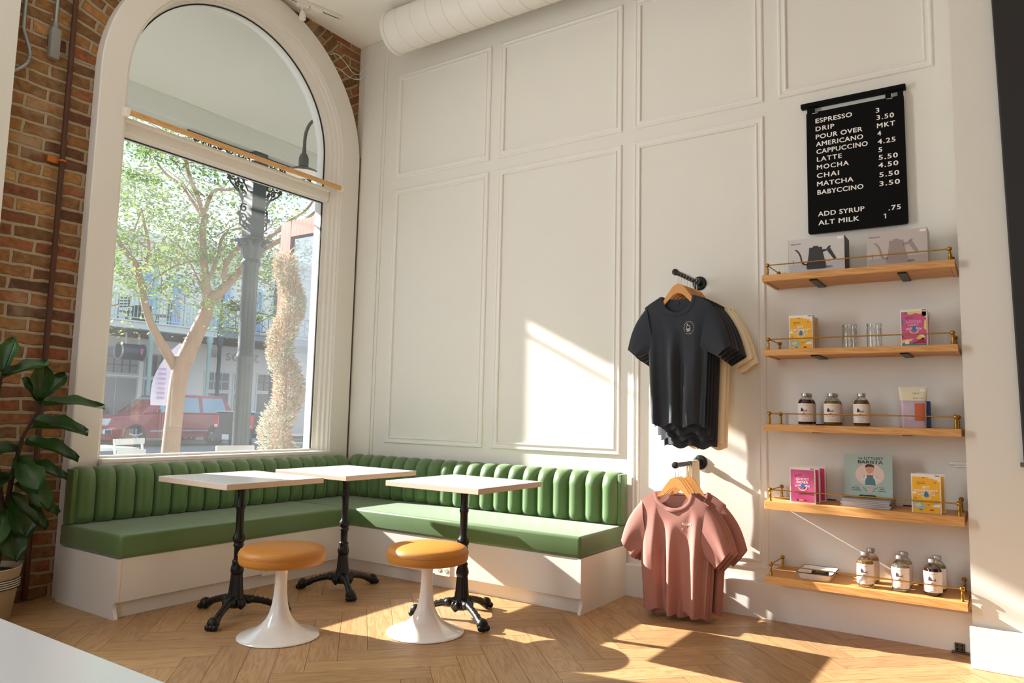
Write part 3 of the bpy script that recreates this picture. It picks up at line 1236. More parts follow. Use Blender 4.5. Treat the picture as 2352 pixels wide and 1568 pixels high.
# ---- kettle cartons with the kettle printed on the front
def kettle_print(t, cd, w, h, body, hue):
    sx, sy = w / 0.285, h / 0.205

    def S(pts):
        return [(x * sx, y * sy) for x, y in pts]
    mb = MB()   # pale ground the kettle stands on
    cd.poly(mb, S([(0.004, 0.004), (0.281, 0.004), (0.281, 0.065), (0.004, 0.055)]), 0.0008)
    mb.build('printed_ground', hue, t)
    mb = MB()   # soft shadow printed beside the kettle
    cd.disc(mb, 0.165 * sx, 0.034 * sy, 0.062 * sx, 0.008 * sy, 0.0012)
    mb.build('printed_shade', GINK, t)
    mb = MB()
    # body
    cd.poly(mb, S([(0.092, 0.032), (0.1, 0.026), (0.185, 0.026), (0.193, 0.034), (0.19, 0.06), (0.182, 0.09), (0.176, 0.12), (0.172, 0.15), (0.108, 0.15), (0.106, 0.12), (0.1, 0.08), (0.094, 0.055)]), 0.0016)
    cd.poly(mb, S([(0.126, 0.15), (0.154, 0.15), (0.152, 0.158), (0.128, 0.158)]), 0.0016)
    # gooseneck
    left = [(0.096, 0.05), (0.082, 0.052), (0.07, 0.06), (0.063, 0.078), (0.06, 0.1), (0.052, 0.122), (0.04, 0.138), (0.033, 0.142)]
    right = [(0.035, 0.147), (0.045, 0.143), (0.058, 0.127), (0.067, 0.102), (0.071, 0.08), (0.077, 0.068), (0.085, 0.06), (0.1, 0.058)]
    for i in range(7):
        a, b = left[i], left[i + 1]
        c, d = right[6 - i], right[7 - i]
        cd.poly(mb, S([a, d, c, b]), 0.0016)
    # handle
    cd.poly(mb, S([(0.172, 0.12), (0.19, 0.124), (0.196, 0.135), (0.176, 0.135)]), 0.0016)
    cd.poly(mb, S([(0.19, 0.124), (0.2, 0.13), (0.214, 0.145), (0.218, 0.153), (0.206, 0.151), (0.196, 0.138)]), 0.0016)
    cd.poly(mb, S([(0.198, 0.126), (0.212, 0.142), (0.244, 0.078), (0.232, 0.072)]), 0.0016)
    mb.build('printed_kettle', body, t)
    mb = MB()
    cd.text(mb, 'FELLOW', 0.014 * sx, 0.174 * sy, 0.0075 * sy, 0.05 * sx)
    for k in range(3):
        cd.disc(mb, (0.02 + 0.02 * k) * sx, 0.02 * sy, 0.0035 * sx)
    for k in range(7):
        cd.rect(mb, 0.024 * sx, (0.055 + 0.005 * k) * sy, 0.027 * sx, (0.058 + 0.005 * k) * sy)
    mb.build('lettering', INK, t)
    mb = MB()
    cd.rect(mb, 0.25 * sx, 0.185 * sy, 0.278 * sx, 0.199 * sy, 0.001)
    mb.build('price_sticker', WHITEP, t)


t, cd, w = carton('kettle_box', 'grey carton printed with a black gooseneck kettle', 3.588, 3.874, -0.225, -0.08, 1.911, 0.198, CARD, M('black_card', (40, 30, 30), 0.5), group='kettle boxes')
kettle_print(t, cd, w, 0.198, M('print_charcoal', (46, 44, 44), 0.5), M('print_lightgrey', (190, 188, 188), 0.6))
t, cd, w = carton('kettle_box', 'grey carton printed with a pale stone gooseneck kettle', 3.978, 4.258, -0.2, -0.06, 1.911, 0.197, CARDT, group='kettle boxes')
kettle_print(t, cd, w, 0.197, M('print_stone', (158, 142, 134), 0.5), M('print_tan', (178, 166, 158), 0.6))

# ---- coffee packs
YEL = M('pack_yellow', (238, 178, 24), 0.5)
PNK = M('pack_pink', (206, 84, 136), 0.5)
MAG = M('pack_magenta', (206, 58, 124), 0.45)
BLUEP = M('print_blue', (34, 118, 168), 0.5)
SKYB = M('print_skyblue', (148, 188, 210), 0.5)
TEALP = M('print_teal', (40, 134, 140), 0.5)
CRIM = M('print_crimson', (160, 24, 64), 0.5)
REDP = M('print_red', (190, 60, 40), 0.5)
NAVYP = M('print_navy', (40, 52, 84), 0.5)
LYEL = M('print_lemon', (238, 208, 96), 0.5)
PALEP = M('print_palepink', (236, 176, 196), 0.5)


def pack_front(t, cd, w, h, ground, words, kind, rng):
    sx, sy = w / 0.125, h / 0.185

    def S(pts):
        return [(x * sx, y * sy) for x, y in pts]
    mb = MB()
    if kind == 'yellow':
        cd.poly(mb, S([(0.005, 0.001), (0.120, 0.001), (0.120, 0.15), (0.112, 0.153), (0.109, 0.162), (0.1, 0.16), (0.092, 0.165), (0.078, 0.164), (0.072, 0.171), (0.005, 0.171)]), 0.0008)
    else:
        cd.poly(mb, S([(0.005, 0.006), (0.120, 0.006), (0.120, 0.172), (0.005, 0.172)]), 0.0008)
    mb.build('printed_panel', ground, t)
    if kind == 'yellow':
        mb = MB()
        cd.poly(mb, S([(0.006, 0.05), (0.006, 0.03), (0.02, 0.018), (0.048, 0.022), (0.062, 0.03), (0.036, 0.056)]), 0.0012)
        cd.poly(mb, S([(0.094, 0.032), (0.112, 0.034), (0.108, 0.054), (0.096, 0.056)]), 0.0012)
        mb.build('printed_pond', SKYB, t)
        mb = MB()
        cd.poly(mb, S([(0.084, 0.031), (0.1, 0.044), (0.119, 0.045), (0.119, 0.031)]), 0.0013)
        cd.poly(mb, S([(0.006, 0.09), (0.02, 0.09), (0.024, 0.094), (0.018, 0.098), (0.006, 0.1)]), 0.0013)
        cd.poly(mb, S([(0.066, 0.052), (0.076, 0.052), (0.078, 0.055), (0.064, 0.055)]), 0.0013)
        mb.build('cloud_print', WHITEP, t)
        mb = MB()
        cd.poly(mb, S([(0.014, 0.034), (0.028, 0.028), (0.042, 0.036), (0.034, 0.052), (0.026, 0.044), (0.016, 0.044)]), 0.0014)
        mb.build('printed_blob', LYEL, t)
        mb = MB()
        for x, y in ((0.1, 0.146), (0.052, 0.168), (0.016, 0.07), (0.07, 0.04), (0.106, 0.1)):
            cd.poly(mb, S([(x - .006, y), (x + .002, y + .003), (x + .007, y - .002), (x + .001, y - .0025)]), 0.0014)
        mb.build('printed_bird', REDP, t)
        bars = [(0.032, 0.046, TEALP), (0.05, 0.072, YEL), (0.076, 0.092, CRIM)]
    elif kind == 'pinkart':
        for nm, mt, shp in (('printed_sun', LYEL, [[(0.03, 0.171), (0.04, 0.158), (0.055, 0.16), (0.07, 0.165), (0.1, 0.158), (0.119, 0.14), (0.119, 0.171)], [(0.112, 0.13), (0.119, 0.13), (0.119, 0.08), (0.108, 0.09)], [(0.006, 0.02), (0.05, 0.03), (0.06, 0.042), (0.006, 0.036)], [(0.07, 0.04), (0.1, 0.036), (0.116, 0.05), (0.09, 0.064)]]),
                            ('printed_hill', CRIM, [[(0.05, 0.018), (0.118, 0.018), (0.105, 0.046), (0.085, 0.034)], [(0.098, 0.15), (0.108, 0.146), (0.119, 0.152), (0.119, 0.17), (0.102, 0.171)], [(0.006, 0.046), (0.016, 0.05), (0.01, 0.058), (0.006, 0.06)]]),
                            ('printed_sea', TEALP, [[(0.006, 0.001), (0.12, 0.001), (0.12, 0.016), (0.09, 0.014), (0.06, 0.02), (0.03, 0.014), (0.006, 0.02)], [(0.006, 0.14), (0.014, 0.13), (0.012, 0.11), (0.006, 0.1)], [(0.02, 0.171), (0.034, 0.171), (0.03, 0.16), (0.02, 0.162)], [(0.006, 0.09), (0.013, 0.085), (0.006, 0.075)]]),
                            ('printed_foam', WHITEP, [[(0.02, 0.016), (0.038, 0.016), (0.04, 0.028), (0.03, 0.036), (0.022, 0.03)], [(0.086, 0.06), (0.104, 0.062), (0.11, 0.048), (0.098, 0.05)]])):
            mb = MB()
            for s in shp:
                cd.poly(mb, S(s), 0.0012 if nm != 'printed_foam' else 0.0016)
            mb.build(nm, mt, t)
        bars = []
    else:
        bars = [(0.032, 0.044, NAVYP), (0.045, 0.066, YEL), (0.068, 0.082, CRIM)]
    # round emblem: ribbon, arc and blue drop
    mb = MB()
    ye = 0.086
    cd.poly(mb, S([(0.026, ye - .002), (0.054, ye + .001), (0.054, ye + .009), (0.026, ye + .006), (0.03, ye + .002)]), 0.0016)
    cd.poly(mb, S([(0.1, ye - .002), (0.072, ye + .001), (0.072, ye + .009), (0.1, ye + .006), (0.096, ye + .002)]), 0.0016)
    for k in range(9):
        a = PI + PI * (k + 0.5) / 9
        b = a + PI / 11
        cd.poly(mb, S([(0.063 + 0.018 * math.cos(a), ye + 0.018 * math.sin(a)), (0.063 + 0.022 * math.cos(a), ye + 0.022 * math.sin(a)), (0.063 + 0.022 * math.cos(b), ye + 0.022 * math.sin(b)), (0.063 + 0.018 * math.cos(b), ye + 0.018 * math.sin(b))]), 0.0016)
    mb.build('printed_ribbon', WHITEP, t)
    mb = MB()
    cd.poly(mb, S([(0.063 + 0.010 * math.cos(2 * PI * k / 20) * (1.0 if math.sin(2 * PI * k / 20) < 0 else 1 - 0.55 * math.sin(2 * PI * k / 20)), ye + 0.002 + (0.011 if math.sin(2 * PI * k / 20) < 0 else 0.017) * math.sin(2 * PI * k / 20)) for k in range(20)]), 0.0022)
    mb.build('printed_drop', BLUEP, t)
    mb = MB()
    for x, s, wd in ((0.031, 'FRESH', 0.02), (0.075, 'ROAST', 0.02)):
        cd.text(mb, s, x * sx, (ye + .0022) * sy, 0.004 * sy, wd * sx, 0.01, 0.0022)
    for k in range(3):
        cd.rect(mb, 0.024 * sx, (0.146 - 0.006 * k) * sy, (0.06 - 0.012 * k + (0.012 if k == 1 else 0)) * sx, (0.1475 - 0.006 * k) * sy, 0.0014)
    if kind == 'plain':
        for k in range(3):
            cd.rect(mb, 0.044 * sx, (0.05 - 0.004 * k) * sy, (0.105 - 0.02 * k) * sx, (0.0512 - 0.004 * k) * sy, 0.0014)
    mb.build('small_print', INK, t)
    mb = MB()
    big = PALEP if kind != 'yellow' else WHITEP
    rows = words
    y = 0.118 if kind != 'yellow' else 0.116
    for i, (s, wd) in enumerate(rows):
        cd.text(mb, s, 0.063 * sx, (y - 0.016 * i) * sy, 0.0125 * sy, wd * sx, 0.022, 0.0020, 'CENTER')
    mb.build('lettering', big if kind != 'plain' else WHITEP, t)
    mb = MB()
    cd.rect(mb, 0.1 * sx, 0.176 * sy, 0.12 * sx, 0.181 * sy, 0.001)
    mb.build('price_mark', GINK, t)
    for a, b, mt in bars:
        mb = MB()
        cd.rect(mb, a * sx, 0.013 * sy, b * sx, 0.019 * sy, 0.0014)
        mb.build('printed_bar', mt, t)


rng = random.Random(5)
Z2 = SH[1][1]
t, cd, w = carton('coffee_box', 'yellow and white coffee box reading BIT DIFFERENT on the jar shelf', 3.578, 3.702, -0.2, -0.15, Z2, 0.194, PAPER, group='boxed coffee on the jar shelf')
pack_front(t, cd, w, 0.194, YEL, [('BIT', 0.03), ('DIFFERENT', 0.1)], 'yellow', rng)
t, cd, w = carton('coffee_box', 'white coffee box half hidden behind the yellow box on the jar shelf', 3.586, 3.705, -0.12, -0.07, Z2, 0.188, M('yellowed_card', (214, 190, 150), 0.6), group='boxed coffee on the jar shelf')
mb = MB()
cd.rect(mb, 0.006, 0.006, w - 0.006, 0.17)
mb.build('printed_panel', YEL, t)
t, cd, w = carton('coffee_box', 'pink coffee box with teal and yellow artwork reading LOOSE UNIT', 4.124, 4.245, -0.2, -0.15, Z2, 0.194, PAPER, group='boxed coffee on the jar shelf')
pack_front(t, cd, w, 0.194, PNK, [('LOOSE', 0.07), ('UNIT', 0.05)], 'pinkart', rng)
t, cd, w = carton('coffee_box', 'white coffee box showing its edge behind the pink box on the jar shelf', 4.128, 4.252, -0.13, -0.08, Z2, 0.182, PAPER, group='boxed coffee on the jar shelf')
mb = MB()
cd.rect(mb, 0.006, 0.006, w - 0.006, 0.165)
mb.build('printed_panel', PNK, t)


# ---- glass jars
def jar(label, x, y):
    t = thing('glass_jar', label, 'jar', (x, y, Z2 + 0.0005), 0, 'glass jars')
    mb = MB()
    mb.lathe([(0.036, 0.0), (0.037, 0.006), (0.037, 0.105), (0.034, 0.113), (0.0335, 0.118), (0.0355, 0.120), (0.0355, 0.131), (0.0345, 0.134)], (0, 0, 0), 40, True, False)
    mb.build('glass', CLEARG, t, smooth=True, angle=60)
    mb = MB()
    mb.lathe([(0.0335, 0.012), (0.0345, 0.02), (0.0345, 0.105), (0.032, 0.113), (0.032, 0.134)], (0, 0, 0), 40, True, False)
    mb.build('inner_wall', CLEARG, t, smooth=True, angle=60)
    mb = MB()
    mb.lathe([(0.0358, 0.119), (0.0365, 0.125), (0.0362, 0.133), (0.034, 0.136), (0.033, 0.133)], (0, 0, 0), 40, False, False)
    mb.build('rim', CLEARG, t, smooth=True)
    mb = MB()   # pale engraved sprigs
    r = random.Random(2)
    for k in range(26):
        a = -PI / 2 + r.uniform(-0.8, 0.8)
        z = r.uniform(0.02, 0.09)
        s = r.uniform(0.003, 0.007)
        c = Vector((0.0375 * math.cos(a), 0.0375 * math.sin(a), z))
        u = Vector((-math.sin(a), math.cos(a), 0))
        th = r.uniform(0, PI)
        d1 = u * math.cos(th) + Vector((0, 0, math.sin(th)))
        d2 = u * -math.sin(th) + Vector((0, 0, math.cos(th)))
        mb.face([c - d1 * s, c - d2 * s * .25, c + d1 * s, c + d2 * s * .25])
    mb.build('etching', M('etched_white', (226, 226, 220), 0.7), t)
    return t


jar('clear glass jar standing nearer the yellow coffee box', 3.877, -0.15)
jar('clear glass jar standing nearer the pink coffee box', 3.996, -0.15)


# ---- syrup bottles
def liquid_mat(name, col, dens=0.75):
    m = bpy.data.materials.new(name)
    m.use_nodes = True
    nt = m.node_tree
    b = nt.nodes['Principled BSDF']
    b.inputs['Base Color'].default_value = rgb(*col)
    b.inputs['Roughness'].default_value = 0.06
    b.inputs['IOR'].default_value = 1.36
    b.inputs['Transmission Weight'].default_value = dens
    MATS[name] = m
    return m


LIQ = {'brown': liquid_mat('brown_syrup', (70, 22, 10), 0.35), 'olive': liquid_mat('olive_syrup', (150, 126, 42), 0.5), 'gold': liquid_mat('golden_syrup', (196, 150, 76), 0.7),
       'clear': liquid_mat('pale_syrup', (226, 226, 196), 0.9), 'amber': liquid_mat('amber_syrup', (128, 84, 26), 0.5)}
LABELP = M('bottle_label', (234, 222, 212), 0.65)
ALU = M('aluminium_cap', (190, 184, 180), 0.38, metal=0.85)
REDDOT = M('label_red', (196, 66, 44), 0.6)
HOUSE = M('label_ink', (58, 44, 46), 0.7)
bottle_cache = {}


def bottle(label, x, y, z, liq, word, fill=0.14, rz=0.0, front=True, group='syrup bottles'):
    t = thing('syrup_bottle', label, 'bottle', (x, y, z + 0.0005), rz, group)
    R = 0.0395
    mb = MB()
    mb.lathe([(0.034, 0.0), (R, 0.006), (R, 0.112), (0.038, 0.122), (0.031, 0.136), (0.02, 0.147), (0.0155, 0.151), (0.0155, 0.158)], (0, 0, 0), 36, True, False)
    mb.build('glass', CLEARG, t, smooth=True, angle=60)
    mb = MB()
    prof = [(0.033, 0.004), (R - 0.0015, 0.009)]
    full = [(R - 0.0015, 0.112), (0.0365, 0.122), (0.0295, 0.136), (0.0185, 0.147)]
    top = [p for p in full if p[1] < fill]
    prof += top
    if fill < 0.112:
        prof.append((R - 0.0015, fill))
    else:
        prof.append((max(0.02, 0.0365 - (fill - 0.122) * 0.5), fill))
    mb.lathe(prof, (0, 0, 0), 36)
    mb.build('syrup', LIQ[liq], t, smooth=True, angle=50)
    mb = MB()
    mb.lathe([(0.0185, 0.153), (0.0205, 0.155), (0.0205, 0.168), (0.0195, 0.171), (0.001, 0.1715)], (0, 0, 0), 28)
    mb.lathe([(0.0175, 0.1515), (0.0185, 0.1535)], (0, 0, 0), 28)
    mb.build('cap', ALU, t, smooth=True, angle=40)
    # wrap-round label
    mb = MB()
    Rl = R + 0.0006
    lb0, lb1 = 0.018, 0.115
    arc = 2.2
    mb.grid(lambda u, v: (Rl * math.cos(-PI / 2 - arc + 2 * arc * u), Rl * math.sin(-PI / 2 - arc + 2 * arc * u), lb0 + (lb1 - lb0) * v), 30, 2)
    lb = mb.build('label', LABELP, t, smooth=True)
    if front:
        Rp = R + 0.0013

        def W(px, pz):
            a = -PI / 2 + px / R
            return (Rp * math.cos(a), Rp * math.sin(a), pz)
        mb = MB()

        def poly(pts):
            mb.face([W(a, b) for a, b in pts])
        poly([(-0.017, 0.072), (-0.005, 0.072), (-0.005, 0.084), (-0.011, 0.094), (-0.017, 0.084)])
        poly([(-0.006, 0.086), (0.013, 0.084), (0.017, 0.079), (-0.003, 0.08)])
        for k in range(4):
            poly([(-0.004 + 0.005 * k, 0.072), (-0.001 + 0.005 * k, 0.072), (-0.001 + 0.005 * k, 0.0785), (-0.004 + 0.005 * k, 0.0785)])
        poly([(-0.018, 0.0705), (0.018, 0.0705), (0.018, 0.0718), (-0.018, 0.0718)])
        mb.build('printed_house', HOUSE, lb)
        mb = MB()
        poly([(0.0045 * math.cos(2 * PI * k / 14), 0.062 + 0.0045 * math.sin(2 * PI * k / 14)) for k in range(14)])
        mb.build('printed_dot', REDDOT, lb)
        key = word
        mb = MB()
        me = text_mesh(word, 1.0, 0.0, 1.0)
        xs = [v.co.x for v in me.vertices]
        ww = max(xs) - min(xs)
        target = 0.0042 * len(word)
        for v in me.vertices:
            px = (v.co.x - (min(xs) + max(xs)) / 2) / ww * target
            pz = 0.046 + v.co.y * 0.0068
            v.co = Vector(W(px, pz))
        mb.mesh_from(me)
        bpy.data.meshes.remove(me)
        for zz, wd in ((0.104, 0.019), (0.036, 0.012), (0.031, 0.012), (0.025, 0.015)):
            poly([(-wd, zz), (-wd / 2, zz), (0, zz), (wd / 2, zz), (wd, zz), (wd, zz + 0.001), (wd / 2, zz + 0.001), (0, zz + 0.001), (-wd / 2, zz + 0.001), (-wd, zz + 0.001)])
        mb.build('small_print', M('label_grey', (120, 104, 100), 0.7), lb)
    return t


Z3 = SH[2][1]
g3 = 'syrup bottles on the shelf with the pouch'
bottle('dark brown syrup bottle at the front end of its shelf, with the pouch far along', 3.658, -0.2, Z3, 'brown', 'Hazelnut', 0.136, group=g3)
bottle('dark syrup bottle half hidden behind the dark brown one beside it', 3.6515, -0.1, Z3, 'brown', 'Hazelnut', 0.136, front=False, group=g3)
bottle('yellow-green syrup bottle, middle of the three above the picture book', 3.79, -0.2, Z3, 'olive', 'Cane Mint', 0.13, group=g3)
bottle('yellow-green syrup bottle half hidden behind the middle one of the three', 3.7845, -0.1, Z3, 'olive', 'Cane Mint', 0.13, front=False, group=g3)
bottle('olive-brown syrup bottle with the house label, nearest the pale pouch', 3.934, -0.2, Z3, 'amber', 'Lavender', 0.135, group=g3)
Z5 = SH[4][1]
g5 = 'syrup bottles on the lowest shelf'
bottle('golden syrup bottle in front on the lowest shelf, nearest the tray', 3.938, -0.235, Z5, 'gold', 'Vanilla', 0.128, group=g5)
bottle('golden syrup bottle behind another on the lowest shelf, nearest the tray', 3.9465, -0.11, Z5, 'gold', 'Vanilla', 0.128, front=False, group=g5)
bottle('clear syrup bottle in front, in the middle pair on the lowest shelf', 4.094, -0.225, Z5, 'clear', 'Simple', 0.126, group=g5)
bottle('clear syrup bottle behind, in the middle pair on the lowest shelf', 4.0975, -0.11, Z5, 'clear', 'Simple', 0.126, front=False, group=g5)
bottle('dark brown syrup bottle on the lowest shelf, by the brass end post', 4.233, -0.225, Z5, 'brown', 'Hazelnut', 0.128, group=g5)
bottle('greenish syrup bottle behind the dark one at the end of the lowest shelf', 4.2445, -0.11, Z5, 'olive', 'Cane Mint', 0.126, front=False, group=g5)


# ---- pouch
def bag_shape(t, name, w, h, d, mat, top_w=None, z0=0.0, z1=None):
    mb = MB()
    tw = top_w or w

    def fn(u, v):
        a = 2 * PI * u
        ww = w + (tw - w) * v ** 2
        dd = d * max(0.0, 1 - v) ** 0.6 * (1 - 0.3 * (1 - min(1, v * 6))) + 0.002
        ca, sa = math.cos(a), math.sin(a)
        x = ww / 2 * math.copysign(abs(ca) ** 0.35, ca)
        y = dd / 2 * math.copysign(abs(sa) ** 0.8, sa)
        y += 0.0015 * math.sin(9 * v + 5 * x * 40) * (1 - v)
        return (x, y, h * v)
    mb.grid(fn, 40, 24, closed_u=True)
    return mb.build(name, mat, t, smooth=True, angle=180)


t = thing('coffee_pouch', 'stand-up pouch, cream above and lilac below with an orange label', 'pouch', (4.168, -0.17, Z3 + 0.0005), 0, None)
LILAC = M('lilac_film', (190, 168, 180), 0.4, var=0.22, vscale=14, stretch=(2.5, 1, -2.2))
w, h, d = 0.112, 0.205, 0.06
bag_shape(t, 'bag', w, h, d, LILAC, 0.13)
mb = MB()


def pouch_pt(x, z, e):
    v = z / h
    ww = w + (0.13 - w) * v ** 2
    dd = d * max(0.0, 1 - v) ** 0.6 * (1 - 0.3 * (1 - min(1, v * 6))) + 0.002
    ca = max(-1, min(1, math.copysign(abs(x / (ww / 2)) ** (1 / 0.35), x)))
    sa = math.sqrt(max(0, 1 - ca * ca))
    return (x, -dd / 2 * sa ** 0.8 - e, z)


mb.grid(lambda u, v: pouch_pt((-0.5 + u) * (w + (0.13 - w) * ((0.125 + 0.08 * v) / h) ** 2) * 0.995, 0.135 + 0.07 * v, 0.0035), 24, 6)
mb.build('cream_top', M('cream_film', (222, 214, 182), 0.45, var=0.05, vscale=20), t, smooth=True)
mb = MB()
mb.grid(lambda u, v: pouch_pt(0.008 + 0.044 * u, 0.036 + 0.086 * v, 0.003), 6, 8)
mb.build('orange_label', M('label_orange', (196, 96, 54), 0.6), t, smooth=True)
mb = MB()
for s, zz, wd in (('MILK', 0.168, 0.03), ('split tof', 0.145, 0.048)):
    me = text_mesh(s, 1.0)
    xs = [v.co.x for v in me.vertices]
    for v in me.vertices:
        v.co = Vector(pouch_pt(0.0 + (v.co.x - min(xs)) / (max(xs) - min(xs)) * wd, zz + v.co.y * 0.012, 0.0042))
    mb.mesh_from(me)
    bpy.data.meshes.remove(me)
mb.build('lettering', M('print_taupe', (150, 136, 110), 0.6), t)
mb = MB()
mb.grid(lambda u, v: pouch_pt(0.034 + 0.02 * u, 0.182 + 0.01 * v, 0.0042), 4, 2)
mb.build('price_sticker', WHITEP, t)
t, cd, w = carton('coffee_box', 'dark blue packet peeping out behind the pale pouch', 4.14, 4.238, -0.11, -0.06, Z3, 0.135, M('navy_card', (40, 74, 130), 0.5), group='packets by the pouch')

# ---- pink and yellow coffee bags on the book shelf
Z4 = SH[3][1]


def coffee_bag(label, x, y, z, kind, words, ground, rz=0.0, front=True, h=0.186, w=0.126, grp='coffee bags by the picture book'):
    t = thing('coffee_bag', label, 'bag', (x, y, z + 0.0005), rz, grp)
    mb = MB()
    d = 0.034
    # pinched seam at the top, gusset below
    prof = [(0.0, d), (0.02, d), (h * 0.75, d * 0.8), (h * 0.93, 0.006), (h, 0.004)]
    rings = []
    for zz, dd in prof:
        rings.append([(-w / 2, -d / 2, zz), (w / 2, -d / 2, zz), (w / 2, -d / 2 + dd, zz), (-w / 2, -d / 2 + dd, zz)])
    mb.rings(rings)
    mb.build('bag', PAPER, t)
    cd = Card((-w / 2, -d / 2, 0), (1, 0, 0), (0, 0, 1))
    if front:
        pack_front(t, cd, w, h, ground, words, kind, rng)
    else:
        mb = MB()
        cd.rect(mb, 0.005, 0.006, w - 0.005, h * 0.93)
        mb.build('printed_panel', ground, t)
    return t


coffee_bag('pink coffee bag reading GHOST RIDER, front one of the pink bags', 3.652, -0.262, Z4, 'plain', [('GHOST', 0.066), ('RIDER', 0.058)], PNK, rz=0.05)
coffee_bag('pink coffee bag just behind the front GHOST RIDER bag', 3.662, -0.2, Z4, 'plain', [], MAG, front=False, rz=0.04)
coffee_bag('pink coffee bag at the back of the pink bags, against the wall', 3.674, -0.1, Z4, 'plain', [], MAG, front=False, rz=0.0, h=0.19)
coffee_bag('yellow coffee bag reading BIT DIFFERENT by the picture book', 4.219, -0.25, Z4, 'yellow', [('BIT', 0.03), ('DIFFERENT', 0.1)], YEL, rz=0.03)
coffee_bag('white-topped coffee bag behind the yellow bag by the picture book', 4.232, -0.17, Z4, 'yellow', [], YEL, front=False, h=0.186, rz=0.03)

# ---- picture book on a stand, stack of the same book below it
BTEAL = M('book_teal', (168, 190, 180), 0.5, var=0.06, vscale=12)
BPAGE = M('book_pages', (206, 198, 192), 0.8)
BSPINE = M('book_spine', (150, 146, 146), 0.6)
for k in range(5):
    nm = ['bottom', 'second from the bottom', 'middle', 'second from the top', 'top'][k]
    t = thing('picture_book', 'thin pale book lying flat, %s of the stack under the picture book' % nm, 'book', (3.947 + 0.003 * math.sin(k * 2.3), -0.142, Z4 + 0.0006 + 0.0082 * k), 0.02 * math.sin(k * 1.7), 'picture books lying in a stack')
    mb = MB()
    mb.box(-0.112, 0.112, -0.11, 0.11, 0.001, 0.007, 0.0005, 1)
    mb.build('pages', BPAGE, t)
    mb = MB()
    mb.box(-0.114, 0.114, -0.113, 0.112, 0.007, 0.0081)
    mb.box(-0.114, 0.114, -0.113, 0.112, 0.0, 0.0011)
    mb.box(-0.1142, -0.112, -0.113, 0.112, 0.0, 0.008)
    mb.build('cover', BSPINE, t)
zb = Z4 + 0.043
tilt = 0.16
t = thing('picture_book', 'teal picture book titled The Littlest Barista, standing upright on a small easel', 'book', (3.948, -0.155, zb + 0.003), 0.0, None)
t.rotation_euler = (-tilt, 0, 0.015)
mb = MB()
mb.box(-0.111, 0.111, 0.002, 0.008, 0.0, 0.217)
mb.build('pages', BPAGE, t)
mb = MB()
mb.box(-0.114, 0.114, 0.0, 0.0021, -0.001, 0.22)
mb.box(-0.114, 0.114, 0.008, 0.0095, -0.001, 0.22)
mb.build('cover', BTEAL, t)
cd = Card((-0.114, 0.0, 0.0), (1, 0, 0), (0, 0, 1))
mb = MB()
cd.disc(mb, 0.122, 0.115, 0.068, 0.058, 0.0006, 36)
mb.build('printed_circle', M('print_blush', (226, 204, 190), 0.55), t)
mb = MB()   # plain figure in shirt and apron
cd.poly(mb, [(0.094, 0.078), (0.09, 0.1), (0.1, 0.118), (0.114, 0.124), (0.132, 0.124), (0.146, 0.116), (0.158, 0.1), (0.152, 0.078), (0.144, 0.066), (0.102, 0.066)], 0.001)
cd.poly(mb, [(0.08, 0.088), (0.092, 0.112), (0.1, 0.118), (0.1, 0.108), (0.09, 0.09), (0.1, 0.078), (0.096, 0.074)], 0.001)
cd.poly(mb, [(0.168, 0.088), (0.154, 0.112), (0.146, 0.118), (0.148, 0.106), (0.158, 0.09), (0.148, 0.078), (0.152, 0.074)], 0.001)
mb.build('printed_shirt', M('print_cream', (232, 222, 206), 0.55), t)
mb = MB()
cd.poly(mb, [(0.1, 0.062), (0.15, 0.062), (0.146, 0.09), (0.138, 0.1), (0.138, 0.118), (0.134, 0.118), (0.132, 0.104), (0.114, 0.104), (0.112, 0.118), (0.108, 0.118), (0.108, 0.1), (0.102, 0.09)], 0.0014)
mb.build('printed_apron', M('print_denim', (78, 126, 134), 0.55), t)
mb = MB()
cd.disc(mb, 0.122, 0.142, 0.018, 0.021, 0.0014)
cd.poly(mb, [(0.116, 0.12), (0.128, 0.12), (0.128, 0.13), (0.116, 0.13)], 0.0013)
mb.build('printed_face', M('print_skin', (206, 158, 126), 0.55), t)
mb = MB()
cd.poly(mb, [(0.101, 0.148), (0.101, 0.163), (0.112, 0.17), (0.13, 0.17), (0.142, 0.163), (0.143, 0.15), (0.137, 0.155), (0.12, 0.157), (0.106, 0.154)], 0.0018)
mb.build('printed_hair', M('print_brown', (60, 38, 32), 0.55), t)
mb = MB()
cd.poly(mb, [(0.113, 0.104), (0.133, 0.104), (0.131, 0.114), (0.115, 0.114)], 0.0018)
mb.build('printed_scarf', REDP, t)
mb = MB()
cd.text(mb, 'THE', 0.064, 0.193, 0.0105, 0.025, 0.0, 0.001)
cd.text(mb, 'LITTLEST', 0.096, 0.193, 0.0145, 0.09, 0.01, 0.001)
cd.text(mb, 'BARISTA', 0.066, 0.172, 0.0165, 0.118, 0.01, 0.002)
cd.text(mb, 'MELISSA', 0.036, 0.040, 0.007, 0.04, 0.0, 0.001)
cd.text(mb, 'CUMMINGS', 0.034, 0.030, 0.007, 0.046, 0.0, 0.001)
cd.text(mb, 'ANA', 0.17, 0.040, 0.007, 0.02, 0.0, 0.001)
cd.text(mb, 'GRACA', 0.162, 0.030, 0.007, 0.036, 0.0, 0.001)
for x, y in ((0.1, 0.04), (0.094, 0.046), (0.104, 0.032), (0.142, 0.04), (0.15, 0.046), (0.14, 0.032)):
    cd.disc(mb, x, y, 0.0028, 0.0018, 0.001, 10)
mb.build('lettering', HOUSE, t)
mb = MB()
cd.text(mb, 'written by', 0.042, 0.05, 0.005, 0.03, 0.0, 0.001)
cd.text(mb, 'illustrated by', 0.156, 0.05, 0.005, 0.038, 0.0, 0.001)
mb.build('credit_lettering', REDP, t)
mb = MB()
